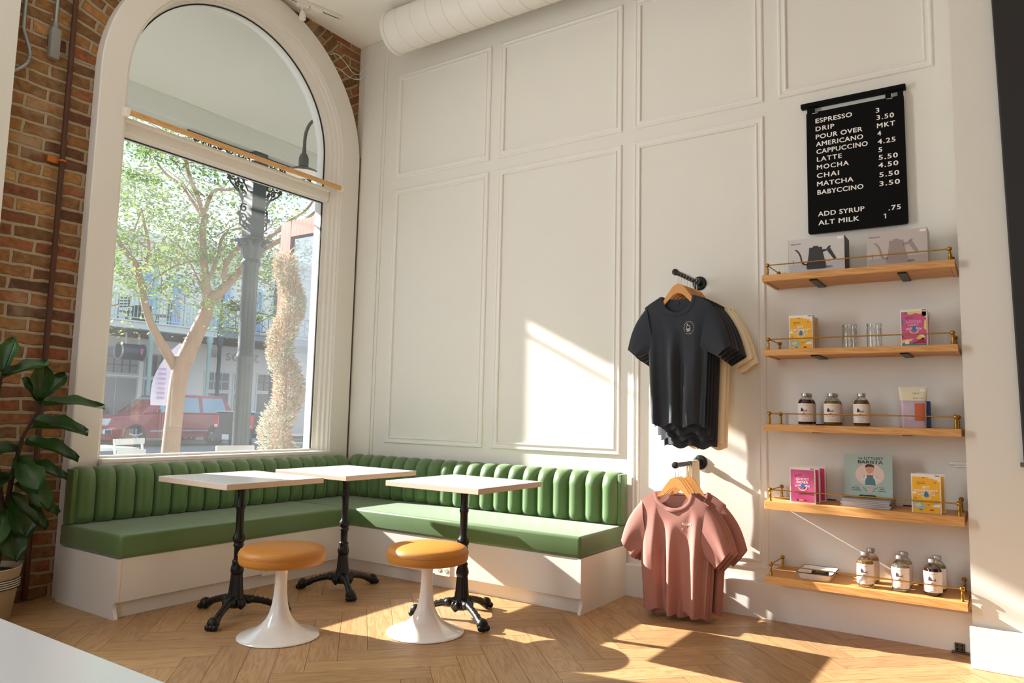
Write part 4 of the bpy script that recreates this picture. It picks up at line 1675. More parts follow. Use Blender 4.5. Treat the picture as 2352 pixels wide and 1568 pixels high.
cd.poly(mb, [(0.112, 0.02), (0.132, 0.02), (0.134, 0.04), (0.128, 0.046), (0.116, 0.046), (0.11, 0.04)], 0.001)
mb.build('printed_cup', M('print_blush2', (214, 178, 160), 0.55), t)
t = thing('book_easel', 'small black easel holding the upright picture book on its stack', 'easel', (3.948, -0.15, zb + 0.0005))
mb = MB()
for s in (-1, 1):
    mb.tube([(s * 0.035, -0.024, 0.014), (s * 0.035, -0.024, 0.003), (s * 0.035, 0.05, 0.003), (s * 0.03, 0.045, 0.1)], 0.0028, 8)
mb.tube([(-0.035, -0.024, 0.012), (0.035, -0.024, 0.012)], 0.0028, 8)
mb.tube([(-0.03, 0.045, 0.1), (0.03, 0.045, 0.1)], 0.0028, 8)
mb.build('frame', BLACKM, t, smooth=True)

# ---- enamel tray with a card and seed packet
t = thing('enamel_tray', 'white enamel tray with a black rim on the lowest shelf', 'tray', (3.697, -0.165, Z5 + 0.0006), 0.02)
mb = MB()


def rrect(w, d, r, z, n=6):
    pts = []
    for cx, cy, a0 in ((w - r, d - r, 0), (-w + r, d - r, PI / 2), (-w + r, -d + r, PI), (w - r, -d + r, 1.5 * PI)):
        for k in range(n + 1):
            a = a0 + PI / 2 * k / n
            pts.append((cx + r * math.cos(a), cy + r * math.sin(a), z))
    return pts


mb.rings([rrect(0.07, 0.1, 0.02, 0.0), rrect(0.074, 0.104, 0.022, 0.004), rrect(0.084, 0.116, 0.026, 0.034), rrect(0.089, 0.121, 0.028, 0.036), rrect(0.087, 0.119, 0.027, 0.037), rrect(0.082, 0.113, 0.025, 0.034), rrect(0.072, 0.102, 0.02, 0.006)], True, True, True)
mb.build('dish', GLOSSW, t, smooth=True, angle=60)
mb = MB()
mb.tube(rrect(0.0885, 0.1205, 0.028, 0.0362), 0.0022, 8, loop=True)
mb.build('rim', DARKSLOT, t, smooth=True)
t = thing('gift_card', 'black card with small white lettering lying in the enamel tray', 'card', (3.705, -0.14, Z5 + 0.0175), 0.05)
t.rotation_euler = (0.3, 0, 0.05)
mb = MB()
mb.box(-0.043, 0.043, -0.027, 0.027, 0.001, 0.003)
mb.build('card', INK, t)
cd = Card((-0.043, -0.027, 0.003), (1, 0, 0), (0, 1, 0))
mb = MB()
cd.text(mb, 'MAKERS', 0.022, 0.03, 0.006, 0.042, 0.0, 0.0006)
mb.build('lettering', WHITEP, t)
t = thing('sticker', 'small floral sticker lying in front of the black card in the tray', 'sticker', (3.71, -0.215, Z5 + 0.0085), 0.1)
mb = MB()
mb.box(-0.04, 0.036, -0.022, 0.022, 0.0, 0.0015)
mb.build('card', WHITEP, t)
mb = MB()
r = random.Random(9)
for k in range(14):
    mb.lathe([(r.uniform(0.003, 0.007), 0.0016), (0.001, 0.0026)], (r.uniform(-.032, .028), r.uniform(-.015, .015), 0.0), 9)
mb.build('printed_flower', M('print_olive', (150, 140, 60), 0.6), t)

# ================================================================== MENU BOARD
t = thing('menu_board', 'black hanging menu board with white coffee prices', 'menu board', (3.655, -0.012, 2.178))
BOARD = M('menu_black', (7, 6, 6), 0.65, spec=0.12)
mb = MB()
pts = []
Wb, Hb = 0.506, 0.716
for cx, cz, a0 in ((Wb - .01, Hb - .006, 0), (.006, Hb - .006, PI / 2), (.012, .012, PI), (Wb - .012, .012, 1.5 * PI)):
    for k in range(5):
        a = a0 + PI / 2 * k / 4
        rr = .006 if cz > .1 else .012
        pts.append((cx + rr * math.cos(a), -0.012, cz + rr * math.sin(a)))
mb.prism(pts, (0, -0.014, 0))
mb.build('panel', BOARD, t)
mb = MB()
mb.box(-0.03, Wb + 0.006, -0.03, 0.011, 0.752, 0.777, 0.002, 1)
mb.build('rail', BOARD, t)
for x0, x1 in ((0.004, 0.046), (Wb - 0.094, Wb - 0.066), (Wb - 0.034, Wb - 0.006)):
    mb = MB()
    mb.box(x0, x1, -0.02, -0.016, 0.71, 0.76, 0.001, 1)
    mb.build('strap', BOARD, t)
mb = MB()
for x0 in (0.032, Wb - 0.088):
    mb.box(x0, x0 + 0.03, -0.0275, -0.026, 0.708, 0.7105)
mb.build('clip', M('clip_white', (210, 200, 190), 0.5), t)
cd = Card((0, -0.026, 0), (1, 0, 0), (0, 0, 1))
rows = [('ESPRESSO', 3.705, 2.825, 3.899), ('DRIP', 3.705, 2.777, 3.805), ('POUR OVER', 3.705, 2.73, 3.95), ('AMERICANO', 3.705, 2.686, 3.953), ('CAPPUCCINO', 3.707, 2.642, 3.975),
        ('LATTE', 3.709, 2.596, 3.841), ('MOCHA', 3.708, 2.549, 3.876), ('CHAI', 3.707, 2.5, 3.825), ('MATCHA', 3.707, 2.451, 3.898), ('BABYCCINO', 3.708, 2.402, 3.948),
        ('ADD SYRUP', 3.709, 2.275, 3.95), ('ALT MILK', 3.71, 2.224, 3.923), ('3', 4.019, 2.82, 4.037), ('3.50', 4.022, 2.778, 4.108), ('MKT', 4.023, 2.731, 4.112),
        ('4', 4.024, 2.687, 4.043), ('4.25', 4.024, 2.64, 4.112), ('5', 4.027, 2.594, 4.046), ('5.50', 4.027, 2.55, 4.121), ('4.50', 4.024, 2.506, 4.122),
        ('5.50', 4.028, 2.452, 4.125), ('3.50', 4.027, 2.402, 4.127), ('.75', 4.068, 2.261, 4.128), ('1', 4.047, 2.219, 4.0555)]
LETW = M('letter_white', (246, 240, 232), 0.5)
for s, x0, z, x1 in rows:
    mb = MB()
    sp = 1.0 + (0.18 if len(s) in (3, 4, 5) else 0.08)
    if s == '1':
        xo, zo = x0 - 3.655, z - 2.178
        cd.poly(mb, [(xo + .003, zo), (xo + .0085, zo), (xo + .0085, zo + .0275), (xo + .004, zo + .0275), (xo - .003, zo + .0235), (xo - .003, zo + .019), (xo + .003, zo + .022)], 0.0012)
        mb.build('lettering', LETW, t)
        continue
    cd.text(mb, s, x0 - 3.655, z - 2.178, 0.0275, x1 - x0, 0.024 if s != '1' else 0.012, 0.0012, spacing=sp)
    mb.build('lettering', LETW, t)
# ================================================================== CLOTHES RAILS AND SHIRTS
def clothes_rail(label, x, z, L=0.40):
    t = thing('clothes_rail', label, 'rail', (x, 0, z), 0, 'black wall rails')
    mb = MB()
    mb.lathe([(0.044, 0.0), (0.044, 0.006), (0.040, 0.009), (0.02, 0.011), (0.02, 0.03), (0.016, 0.034)], (0, 0, 0), 32, axis='y')
    for v in mb.bm.verts:
        v.co.y = -abs(v.co.y)
    mb.build('wall_flange', BLACKM, t, smooth=True, angle=40)
    mb = MB()
    mb.tube([(0, -0.01, 0), (0, -L, 0)], 0.0135, 18)
    mb.build('rod', BLACKM, t, smooth=True, angle=40)
    mb = MB()
    mb.lathe([(0.0135, -0.0), (0.0185, 0.002), (0.0185, 0.022), (0.016, 0.026)], (0, -L - 0.02, 0), 20, axis='y')
    mb.build('end_cap', BLACKM, t, smooth=True, angle=40)
    mb = MB()
    for k in range(4):
        a = PI / 4 + PI / 2 * k
        mb.sphere((0.032 * math.cos(a), -0.0095, 0.032 * math.sin(a)), 0.004, 8, 6)
    mb.build('screw', BLACKM, t, smooth=True)
    return t


RX = 3.003
ZT, ZL = 1.952, 0.852
clothes_rail('black wall rail carrying the dark and cream T-shirts', RX, ZT)
clothes_rail('black wall rail carrying the mauve T-shirts, below the dark ones', RX, ZL)


def hanger(label, x, y, zrod, grp, ry=0.0):
    t = thing('coat_hanger', label, 'hanger', (x, y, zrod), ry, grp)
    mb = MB()
    up = [(-0.19, -0.208), (-0.155, -0.19), (-0.115, -0.172), (-0.09, -0.154), (-0.065, -0.116), (-0.03, -0.07), (0, -0.056), (0.03, -0.07), (0.065, -0.116), (0.09, -0.154), (0.115, -0.172), (0.155, -0.19), (0.19, -0.208)]
    dn = [(0.19, -0.222), (0.155, -0.214), (0.115, -0.2), (0.09, -0.186), (0.065, -0.158), (0.03, -0.124), (0, -0.112), (-0.03, -0.124), (-0.065, -0.158), (-0.09, -0.186), (-0.115, -0.2), (-0.155, -0.214), (-0.19, -0.222)]
    n = len(up)
    rings = []
    for i in range(n):
        a, b = up[i], dn[n - 1 - i]
        th = 0.0045
        rings.append([(a[0], -th, a[1]), (b[0], -th, b[1]), (b[0], th, b[1]), (a[0], th, a[1])])
    mb.rings(rings)
    mb.build('shoulders', HANGW, t, smooth=True, angle=40)
    mb = MB()
    path = [(0, 0, -0.056), (0, 0, -0.035)] + [(0.0165 * math.cos(a), 0, 0.0165 * math.sin(a)) for a in [math.radians(d) for d in range(-80, 191, 18)]]
    mb.tube(path, 0.0016, 8)
    mb.build('hook', M('hook_wire', (196, 192, 186), 0.3, metal=0.9), t, smooth=True)
    return t


NAVY = M('charcoal_navy_jersey', (32, 38, 47), 0.85, sheen=0.3, var=0.06, vscale=40)
CREAMJ = M('cream_jersey', (250, 234, 200), 0.85, sheen=0.1)
MAUVE = M('mauve_jersey', (168, 114, 102), 0.85, sheen=0.2, var=0.04, vscale=40)
MAUVEIN = M('mauve_inside', (116, 70, 60), 0.9)


def tshirt(name, label, x, y, zc, L, mat, grp, wid=1.0, sl=1.0, seed=1, boxy=False, thick=0.05, fold=0.011, rz=0.0, tilt=0.0):
    """hanging T-shirt; zc is the height of the collar points, front faces -y"""
    rng = random.Random(seed)
    t = thing(name, label, 'T-shirt', (x, y, zc), rz, grp)
    NK = 0.092 * (1.08 if boxy else 1.0)
    SHW = 0.205 * wid
    AH = -0.30 if not boxy else -0.30
    BW0, BW1 = (0.178 * wid, 0.158 * wid) if not boxy else (0.2 * wid, 0.178 * wid)
    ph = [rng.uniform(0, 6.28) for _ in range(6)]

    def ztop(ax, front):
        if ax < NK:
            dip = (0.10 if front else 0.022) * (1.0 if not boxy else 0.85)
            return -dip * math.sqrt(max(0, 1 - (ax / NK) ** 2))
        return -0.062 * ((ax - NK) / (SHW - NK)) ** 1.15

    def half(v):            # half width by depth fraction
        z = -v * L
        if z > AH:
            q = z / AH
            return SHW + (BW0 - SHW) * min(1.0, q * 1.25)
        q = (z - AH) / (-L - AH)
        return BW0 + (BW1 - BW0) * q

    def fy(xn, v, front, xw):
        g = min(1.0, max(0.0, (v - 0.12) / 0.4))
        f = fold * g * (math.sin(2 * PI * (1.5 * xn + 0.05 * v) + ph[0]) + 0.4 * math.sin(2 * PI * (2.5 * xn - 0.1 * v) + ph[1]))
        f += 0.004 * g * math.sin(2 * PI * (0.8 * xn + 1.3 * v) + ph[2])
        prof = math.sqrt(max(0.0, 1 - xn * xn))
        base = max(0.017, thick * (0.5 + 0.5 * min(1, v * 2.5))) * prof ** 0.5
        return (-(base * 0.5) - f * prof ** 0.5) if front else (base * 0.5 + f * 0.6 * prof ** 0.5)

    NX, NV = 53, 36
    mb = MB()

    def side(front):
        def fn(u, v):
            xn = -1 + 2 * u
            # neck columns need resolution: plain linear is fine
            w = half(v)
            x = xn * w
            xt = xn * SHW
            zt = ztop(abs(xt), front)
            zh = -L + 0.012 * math.sin(2 * PI * 1.2 * xn + ph[3]) * (1 if front else -0.4) + (0.01 if not front else 0)
            z = zt + (zh - zt) * v
            return (x, fy(xn, v, front, w), z)
        return fn
    mb.grid(side(True), NX, NV)
    mb.grid(side(False), NX, NV)
    bmesh.ops.remove_doubles(mb.bm, verts=mb.bm.verts, dist=0.0012)
    # sleeves
    for s in (-1, 1):
        # top edge from shoulder point to outer cuff, lower edge from armpit to inner cuff
        A0, A1 = Vector((s * (SHW - 0.016), 0, -0.057)), Vector((s * (SHW + 0.105 * sl), 0, -0.062 - 0.245 * sl))
        B0, B1 = Vector((s * (BW0 - 0.045), 0, AH - 0.01)), Vector((s * (SHW + 0.03 * sl), 0, -0.062 - 0.295 * sl))
        if boxy:
            A1 = Vector((s * (SHW + 0.115 * sl), 0, -0.062 - 0.235 * sl))
            B1 = Vector((s * (SHW + 0.035 * sl), 0, -0.062 - 0.335 * sl))
        k1, k2 = rng.uniform(0, 6), rng.uniform(0, 6)

        def sf(u, v, A0=A0, A1=A1, B0=B0, B1=B1, k1=k1, s=s):
            a = 2 * PI * u
            q = 0.5 - 0.5 * math.cos(a)
            # outer curve slightly convex
            bul = Vector((s * 0.018 * math.sin(PI * v), 0, 0.014 * math.sin(PI * v)))
            P = (A0.lerp(A1, v) + bul).lerp(B0.lerp(B1, v), q)
            th = (0.026 + 0.012 * v) * (1 if not boxy else 1.1)
            yy = -th * math.sin(a) * 0.8
            yy += -(0.009 * math.sin(7 * q + k1 + 1.5 * v) + 0.004 * math.sin(13 * q + k2)) * v * (1 if math.sin(a) > 0 else -1) * abs(math.sin(a)) ** 0.5
            return (P.x, yy, P.z)
        mb.grid(sf, 28, 14, closed_u=True)
    mb.build('body', mat, t, smooth=True, angle=180)
    # ribbed collar
    mb = MB()
    for front in (True, False):
        n = 25
        w = 0.021

        def cf(u, v, front=front):
            xx = (-1 + 2 * u)
            ax = NK * xx
            z = ztop(abs(ax) * 0.9999, front)
            # band widens outward from neck line
            dip = (0.10 if front else 0.022)
            nx_, nz_ = xx * 0.9, -math.sqrt(max(0, 1 - xx * xx)) - 0.25
            l = math.hypot(nx_, nz_)
            px = ax + nx_ / l * w * v
            pz = z + nz_ / l * w * v
            xn = max(-1, min(1, px / SHW))
            yb = fy(xn, max(0.0, -pz) / L, front, 0)
            e = 0.003 * math.sin(PI * (0.15 + 0.7 * v))
            return (px, yb - e if front else yb + e, pz)
        mb.grid(cf, n, 5)
    mb.build('collar', mat, t, smooth=True, angle=180)

    def surf(xx, zz, e=0.0018):
        v = max(0.02, -zz / L)
        for _ in range(4):
            xn = max(-1, min(1, xx / half(v)))
            zt = ztop(abs(xn * SHW), True)
            v = max(0.0, (zz - zt) / (-L - zt))
        return (xx, fy(xn, v, True, 0) - e, zz)
    return t, surf


gs = 'dark T-shirts on the upper rail'
names = ['front of the rail, round cream badge on its chest', 'second from the front of the upper rail', 'third from the front of the upper rail', 'fourth from the front of the upper rail', 'fifth from the front, last of the dark ones']
spec = [(-0.355, 0.75, 1.0, 1.0), (-0.315, 0.765, 1.005, 1.04), (-0.275, 0.80, 1.01, 1.08), (-0.235, 0.83, 1.015, 1.12), (-0.195, 0.875, 1.02, 1.16)]
for i, (y, L, wd, slv) in enumerate(spec):
    t, surf = tshirt('t_shirt', 'dark navy T-shirt, ' + names[i], RX - 0.008 + 0.004 * i, y, ZT - 0.128, L, NAVY, gs, wd, slv, seed=11 + i, thick=0.036, fold=0.021 if i == 0 else 0.012)
    hanger('wooden coat hanger inside the dark T-shirt, ' + ['front of the upper rail', 'second from the front', 'third from the front', 'fourth from the front', 'fifth from the front'][i], RX - 0.004 + 0.003 * i, y, ZT + 0.0, 'wooden hangers on the upper rail')
    if i == 0:
        mb = MB()
        for k in range(22):
            if k in (14,):
                continue
            a = 2 * PI * k / 22
            c = (0.073 + 0.030 * math.cos(a), -0.193 + 0.036 * math.sin(a))
            mb.face([surf(c[0] + 0.0026 * math.cos(b), c[1] + 0.0026 * math.sin(b)) for b in [PI / 4 + PI / 2 * j for j in range(4)]])
        # small bird-like curl and cup of hatch lines
        def seg(p, q, w=0.0012):
            d = Vector((q[0] - p[0], q[1] - p[1]))
            nrm = Vector((-d.y, d.x)).normalized() * w
            mb.face([surf(p[0] + nrm.x, p[1] + nrm.y), surf(q[0] + nrm.x, q[1] + nrm.y), surf(q[0] - nrm.x, q[1] - nrm.y), surf(p[0] - nrm.x, p[1] - nrm.y)])
        cx, cz = 0.07, -0.192
        pts = [(cx - 0.012, cz - 0.008), (cx - 0.013, cz + 0.006), (cx - 0.006, cz + 0.013), (cx + 0.004, cz + 0.011), (cx + 0.011, cz + 0.003), (cx + 0.011, cz - 0.012), (cx + 0.004, cz - 0.022), (cx - 0.006, cz - 0.022), (cx - 0.012, cz - 0.008)]
        for a, b in zip(pts, pts[1:]):
            seg(a, b)
        for k in range(5):
            seg((cx - 0.010 + 0.001 * k, cz - 0.006 - 0.003 * k), (cx + 0.010 - 0.001 * k, cz - 0.006 - 0.003 * k), 0.0007)
        seg((cx - 0.006, cz + 0.013), (cx - 0.009, cz + 0.022))
        seg((cx - 0.009, cz + 0.022), (cx - 0.001, cz + 0.02))
        mb.build('chest_print', M('print_ivory', (226, 218, 200), 0.7), t)
        mb = MB()
        mb.box(-0.007, 0.007, 0.006, 0.0075, -0.052, -0.032)
        mb.build('neck_label', M('label_black', (14, 14, 14), 0.6), t)
gc = 'cream T-shirts on the upper rail'
for i, (y, L, wd, slv, dx) in enumerate([(-0.13, 0.84, 1.03, 1.2, 0.075), (-0.085, 0.88, 1.04, 1.3, 0.08)]):
    t, _ = tshirt('t_shirt', ['cream T-shirt hanging behind the dark T-shirts', 'cream T-shirt nearest the wall, behind the other cream one'][i], RX + dx - 0.05, y, ZT - 0.128, L, CREAMJ, gc, wd, slv, seed=31 + i, thick=0.032, fold=0.006)
    hanger('wooden coat hanger inside the cream T-shirt, ' + ['second from the wall', 'nearest the wall on the upper rail'][i], RX + 0.01, y, ZT, 'wooden hangers on the upper rail')
gm = 'mauve T-shirts on the lower rail'
for i, (y, L, wd, slv, dx, rz) in enumerate([(-0.375, 0.655, 1.0, 0.98, -0.022, 0.0), (-0.34, 0.665, 1.01, 1.02, -0.018, -0.02), (-0.305, 0.68, 1.02, 1.06, -0.012, -0.03), (-0.235, 0.66, 1.02, 1.0, 0.02, 0.04)]):
    t, surf = tshirt('t_shirt', ['mauve T-shirt, front of the lower rail, small script on its chest', 'mauve T-shirt pressed behind the front mauve one', 'mauve T-shirt, third from the front of the lower rail', 'mauve T-shirt set apart at the back of the lower rail'][i],
                     RX + dx, y, ZL - 0.155, L, MAUVE, gm, wd, slv, seed=51 + i, boxy=True, thick=0.05, fold=0.03 if i == 0 else 0.015, rz=rz)
    hanger(['wooden coat hanger inside the front mauve T-shirt', 'wooden coat hanger behind the front one of the lower rail', 'wooden coat hanger, third from the front of the lower rail', 'wooden coat hanger at the back of the lower rail'][i], RX + dx * 0.6, y, ZL - 0.012, 'wooden hangers on the lower rail', rz)
    if i == 0:
        mb = MB()
        me = text_mesh('Makers', 1.0, 0.01, 0.92)
        for v in me.vertices:
            xx, zz = v.co.x * 0.021, v.co.y * 0.026
            v.co = Vector(surf(0.048 + xx + zz * 0.35, -0.178 + zz + xx * 0.12, 0.002))
        mb.mesh_from(me)
        bpy.data.meshes.remove(me)
        mb.face([surf(0.052, -0.2), surf(0.058, -0.2), surf(0.058, -0.19), surf(0.052, -0.19)])
        mb.build('chest_print', M('print_cream2', (236, 204, 170), 0.7), t)

# pale cloth bags hung over the lower rail by the wall
for i, y in enumerate((-0.17, -0.14, -0.11, -0.08)):
    t = thing('tote_bag', 'pale cloth bag straps over the lower rail, %s' % ['first behind the mauve T-shirts', 'second behind the mauve T-shirts', 'second from the wall', 'nearest the wall'][i], 'bag', (RX, y, ZL), 0, 'cloth bags on the lower rail')
    mb = MB()
    TOTE = M('cream_cotton', (240, 226, 204), 0.9, var=0.04, vscale=30)

    def strap(u, v, i=i):
        a = v
        w = 0.036
        if a < 0.4:
            q = a / 0.4
            x, z = -0.016 - 0.012 * (1 - q), -0.30 * (1 - q)
        elif a < 0.6:
            q = (a - 0.4) / 0.2 * PI
            x, z = -0.0165 * math.cos(q), 0.0165 * math.sin(q)
        else:
            q = (a - 0.6) / 0.4
            x, z = 0.016 + 0.012 * q, -0.30 * q
        return (x, (u - 0.5) * w + 0.002 * math.sin(9 * v + i), z)
    mb.grid(strap, 5, 40)
    mb.build('strap', TOTE, t, smooth=True, angle=180)
    mb = MB()

    def bag(u, v, i=i):
        xx = (-1 + 2 * u)
        return (xx * (0.09 + 0.03 * v), 0.008 * math.sin(5 * xx + i) * v + 0.004 * math.sin(11 * xx), -0.29 - 0.32 * v)
    mb.grid(bag, 24, 10)
    mb.build('pouch', TOTE, t, smooth=True, angle=180)

# ================================================================== CURTAIN DOWEL
t = thing('curtain_pole', 'slim wooden pole across the arched window on white cups', 'pole', (0.0, WC, 2.957))
mb = MB()
mb.tube([(0.022, -0.905, 0), (0.022, 0.885, 0)], 0.0185, 20)
mb.build('rod', DOWELW, t, smooth=True, angle=40)
for y in (-0.915, 0.893):
    mb = MB()
    mb.lathe([(0.026, -0.012), (0.028, -0.008), (0.028, 0.01), (0.022, 0.014)], (0.022, y, 0), 20, axis='y')
    mb.box(0.001, 0.012, y - 0.02, y + 0.02, -0.03, 0.03, 0.003)
    mb.build('end_cup', OFFW, t, smooth=True, angle=40)

# ================================================================== DUCT, TRACK LIGHT, WIRES
t = thing('air_duct', 'white spiral air duct running under the ceiling along the panelled wall', 'duct', (0.62, -0.30, 4.125))
DUCT = M('duct_paint', (228, 224, 214), 0.42, var=0.02, vscale=3)
mb = MB()
mb.lathe([(0.165, 0.0), (0.165, 3.765)], (0, 0, 0), 56, False, False, axis='x')
mb.build('pipe', DUCT, t, smooth=True, angle=60)
mb = MB()
for k in range(24):
    x = 0.14 + 0.152 * k
    mb.tube([(x + 0.152 * (a / 56) - 0.076, 0.1655 * math.cos(2 * PI * a / 56), 0.1655 * math.sin(2 * PI * a / 56)) for a in range(57)], 0.003, 5)
mb.build('seam', DUCT, t, smooth=True)
mb = MB()
mb.lathe([(0.172, -0.01), (0.172, 0.02), (0.165, 0.022), (0.01, 0.022)], (0, 0, 0), 56, False, True, axis='x')
mb.build('end_collar', DUCT, t, smooth=True, angle=40)

t = thing('track_light', 'white ceiling light track with one small lit spot lamp', 'light', (0.09, -0.8, H))
mb = MB()
d = Vector((0.12, 0.425, 0)).normalized()
n_ = Vector((-d.y, d.x, 0))
MT = Matrix(((d.x, n_.x, 0, 0.0), (d.y, n_.y, 0, 0.0), (0, 0, 1, 0), (0, 0, 0, 1)))
mb.box(-1.2, 0.33, -0.018, 0.018, -0.03, -0.001, 0.002, 1, mat=MT)
mb.build('track', OFFW, t)
mb = MB()
mb.box(-1.18, 0.31, -0.004, 0.004, -0.0312, -0.03, mat=MT)
mb.build('track_slot', DARKSLOT, t)
mb = MB()
mb.box(0.06, 0.17, -0.02, 0.075, -0.05, -0.001, 0.012, 3, mat=MT)
mb.build('feed_box', OFFW, t, smooth=True, angle=40)
mb = MB()
mb.box(-0.05, 0.05, -0.02, 0.02, -0.055, -0.03, 0.003, 1, mat=MT)
mb.tube([(0, 0, -0.05), (0, 0, -0.1), (0.012, -0.004, -0.115)], 0.009, 10)
mb.lathe([(0.012, 0.03), (0.02, 0.02), (0.024, 0.0), (0.026, -0.035), (0.024, -0.037)], (0.012, -0.004, -0.125), 20)
hd = mb.build('lamp_head', OFFW, t, smooth=True, angle=40)
mb = MB()
mb.lathe([(0.021, -0.036), (0.0005, -0.037)], (0.012, -0.004, -0.125), 20)
mb.build('bulb', M('lit_bulb', (255, 240, 220), 0.4, emit=(255, 236, 205), estr=9.0), hd)

for nm, lab, pts in (('loose_wire', 'thin white wire drooping over the brick in the ceiling corner, upper strand', [(-0.07, -0.36, 4.10), (-0.06, -0.3, 4.14), (-0.055, -0.2, 4.10), (-0.055, -0.1, 4.03), (-0.03, -0.03, 4.05), (0.05, -0.022, 4.16), (0.15, -0.02, 4.23), (0.3, -0.01, 4.28)]),
                     ('loose_wire', 'thin white wire drooping over the brick in the ceiling corner, lower strand', [(-0.07, -0.33, 4.01), (-0.06, -0.25, 4.02), (-0.055, -0.16, 3.985), (-0.045, -0.06, 3.99), (0.0, -0.02, 4.03), (0.03, -0.02, 4.14)])):
    mb = MB()
    mb.tube(smooth_path(pts), 0.003, 6)
    tag(mb.build(nm, OFFW, None, smooth=True), lab, 'wire', 'loose wires in the corner')

# ================================================================== PIPES ON THE BRICK
mb_t = thing('rusty_pipe', 'thin rusty brown pipe running up the brick beside the window', 'pipe', (-0.05, -2.372, 0.0))
mb = MB()
mb.tube([(0, 0.0, 0.02), (0, 0.0, 2.0), (0, 0.0, H - 0.01)], 0.0155, 14)
mb.build('tube', M('rust_brown', (84, 50, 32), 0.6, metal=0.3, var=0.25, vscale=12), mb_t, smooth=True)
mb = MB()
mb.tube([(0.017 * math.cos(a), 0.017 * math.sin(a), 2.55) for a in [2 * PI * k / 20 for k in range(20)]], 0.006, 8, loop=True)
mb.box(-0.03, -0.01, -0.075, 0.0, 2.53, 2.57, 0.002, 1)
mb.build('clamp', M('clamp_copper', (190, 110, 40), 0.5, metal=0.4), mb_t, smooth=True, angle=40)
t = thing('conduit', 'grey steel conduit coming down to a junction box on the brick', 'conduit', (-0.055, -2.47, 0.0))
mb = MB()
mb.tube([(0, 0, 3.36), (0, 0, H - 0.01)], 0.011, 12)
mb.build('tube', STEEL, t, smooth=True)
mb = MB()
mb.box(-0.022, 0.028, -0.028, 0.028, 3.14, 3.33, 0.01, 2)
mb.lathe([(0.016, 3.32), (0.016, 3.36), (0.012, 3.365)], (0, 0, 0), 14)
mb.build('junction_box', M('grey_box', (132, 130, 124), 0.5), t, smooth=True, angle=40)
t = thing('flexible_conduit', 'grey conduit with a ribbed flexible tail beside the white pier', 'conduit', (-0.055, -2.635, 0.0))
mb = MB()
mb.tube([(0, 0, 3.25), (0, 0, H - 0.01)], 0.011, 12)
mb.build('tube', STEEL, t, smooth=True)
mb = MB()
path = []
for k in range(60):
    q = k / 59
    path.append((0.005 + 0.01 * q, 0.0 + 0.055 * math.sin(PI * min(1, q * 1.15)) - 0.09 * q * q, 3.25 - 0.33 * q ** 0.8 + (0.05 * max(0, q - 0.75))))
mb.tube(path, [0.0095 + (0.0022 if k % 2 else 0) for k in range(60)], 10)
mb.build('flexible_tail', STEEL, t, smooth=True)

# ================================================================== FIDDLE-LEAF FIG
FX, FY = 0.2, -2.66
FIG = [(0, 1.12, 0.1, 0.02, 1.0, 0.21, 0.14, -0.1), (0, 1.12, 0.15, 0.5, 0.8, 0.2, 0.16, 0.1), (0, 1.1, 0.1, 1.0, 0.22, 0.34, 0.15, 0.28), (0, 1.1, 0.05, -0.55, 0.85, 0.18, 0.12, 0.05),
       (0, 1.0, 0.3, 0.95, 0.05, 0.28, 0.19, 0.3), (0, 0.98, -0.2, 1.0, 0.1, 0.37, 0.13, 0.25), (0, 0.9, 0.25, 0.9, -0.1, 0.29, 0.19, 0.3), (1, 1.1, 0.2, -1.0, 0.25, 0.24, 0.16, 0.2),
       (1, 1.18, 0.3, -0.8, 0.5, 0.24, 0.16, 0.2), (0, 0.78, 0.2, 0.85, -0.05, 0.26, 0.17, 0.3), (0, 0.75, 0.35, 0.45, -0.5, 0.27, 0.18, 0.2), (0, 0.7, 0.1, 0.85, -0.6, 0.30, 0.15, 0.1),
       (0, 0.66, 0.3, 0.25, -0.85, 0.27, 0.17, 0.1), (0, 0.72, 0.4, -0.7, -0.1, 0.27, 0.18, 0.3), (0, 0.86, 0.4, -0.85, 0.1, 0.26, 0.17, 0.3), (0, 0.6, 0.2, 0.6, -0.4, 0.24, 0.16, 0.2),
       (1, 0.95, 0.5, -0.5, -0.2, 0.26, 0.18, 0.3), (0, 0.82, 0.6, 0.05, -0.3, 0.25, 0.17, 0.3), (1, 1.02, -0.1, -0.5, 0.5, 0.22, 0.15, 0.1), (0, 0.56, 0.4, -0.35, -0.45, 0.24, 0.16, 0.2),
       (1, 1.26, 0.15, 0.2, 1.0, 0.2, 0.13, 0.0), (1, 1.24, 0.3, 0.6, 0.4, 0.22, 0.15, 0.2), (0, 0.5, 0.3, 0.1, -0.5, 0.22, 0.15, 0.2)]
t = thing('fiddle_leaf_fig', 'fiddle-leaf fig with big glossy dark leaves by the brick wall', 'plant', (FX, FY, 0.0))
FIGL = leaf_mat('fig_leaf', (30, 62, 26), (58, 96, 40), 0.12, 0.32, 6)
BARK = M('fig_bark', (58, 44, 32), 0.85, bump=0.3, bscale=60)
stems = [[(0, 0.03, 0.24), (0, 0.05, 0.5), (0, 0.07, 0.75), (0, 0.1, 0.93), (0, 0.16, 1.06), (0, 0.18, 1.14)], [(0.0, 0.05, 0.5), (0.04, -0.03, 0.85), (0.05, -0.05, 1.1), (0.05, -0.04, 1.28)]]
mb = MB()
mb.tube(stems[0], [0.016, 0.014, 0.012, 0.01, 0.008, 0.005], 10)
mb.tube(stems[1], [0.012, 0.01, 0.008, 0.005], 10)
mb.build('trunk', BARK, t, smooth=True)
mb = MB()


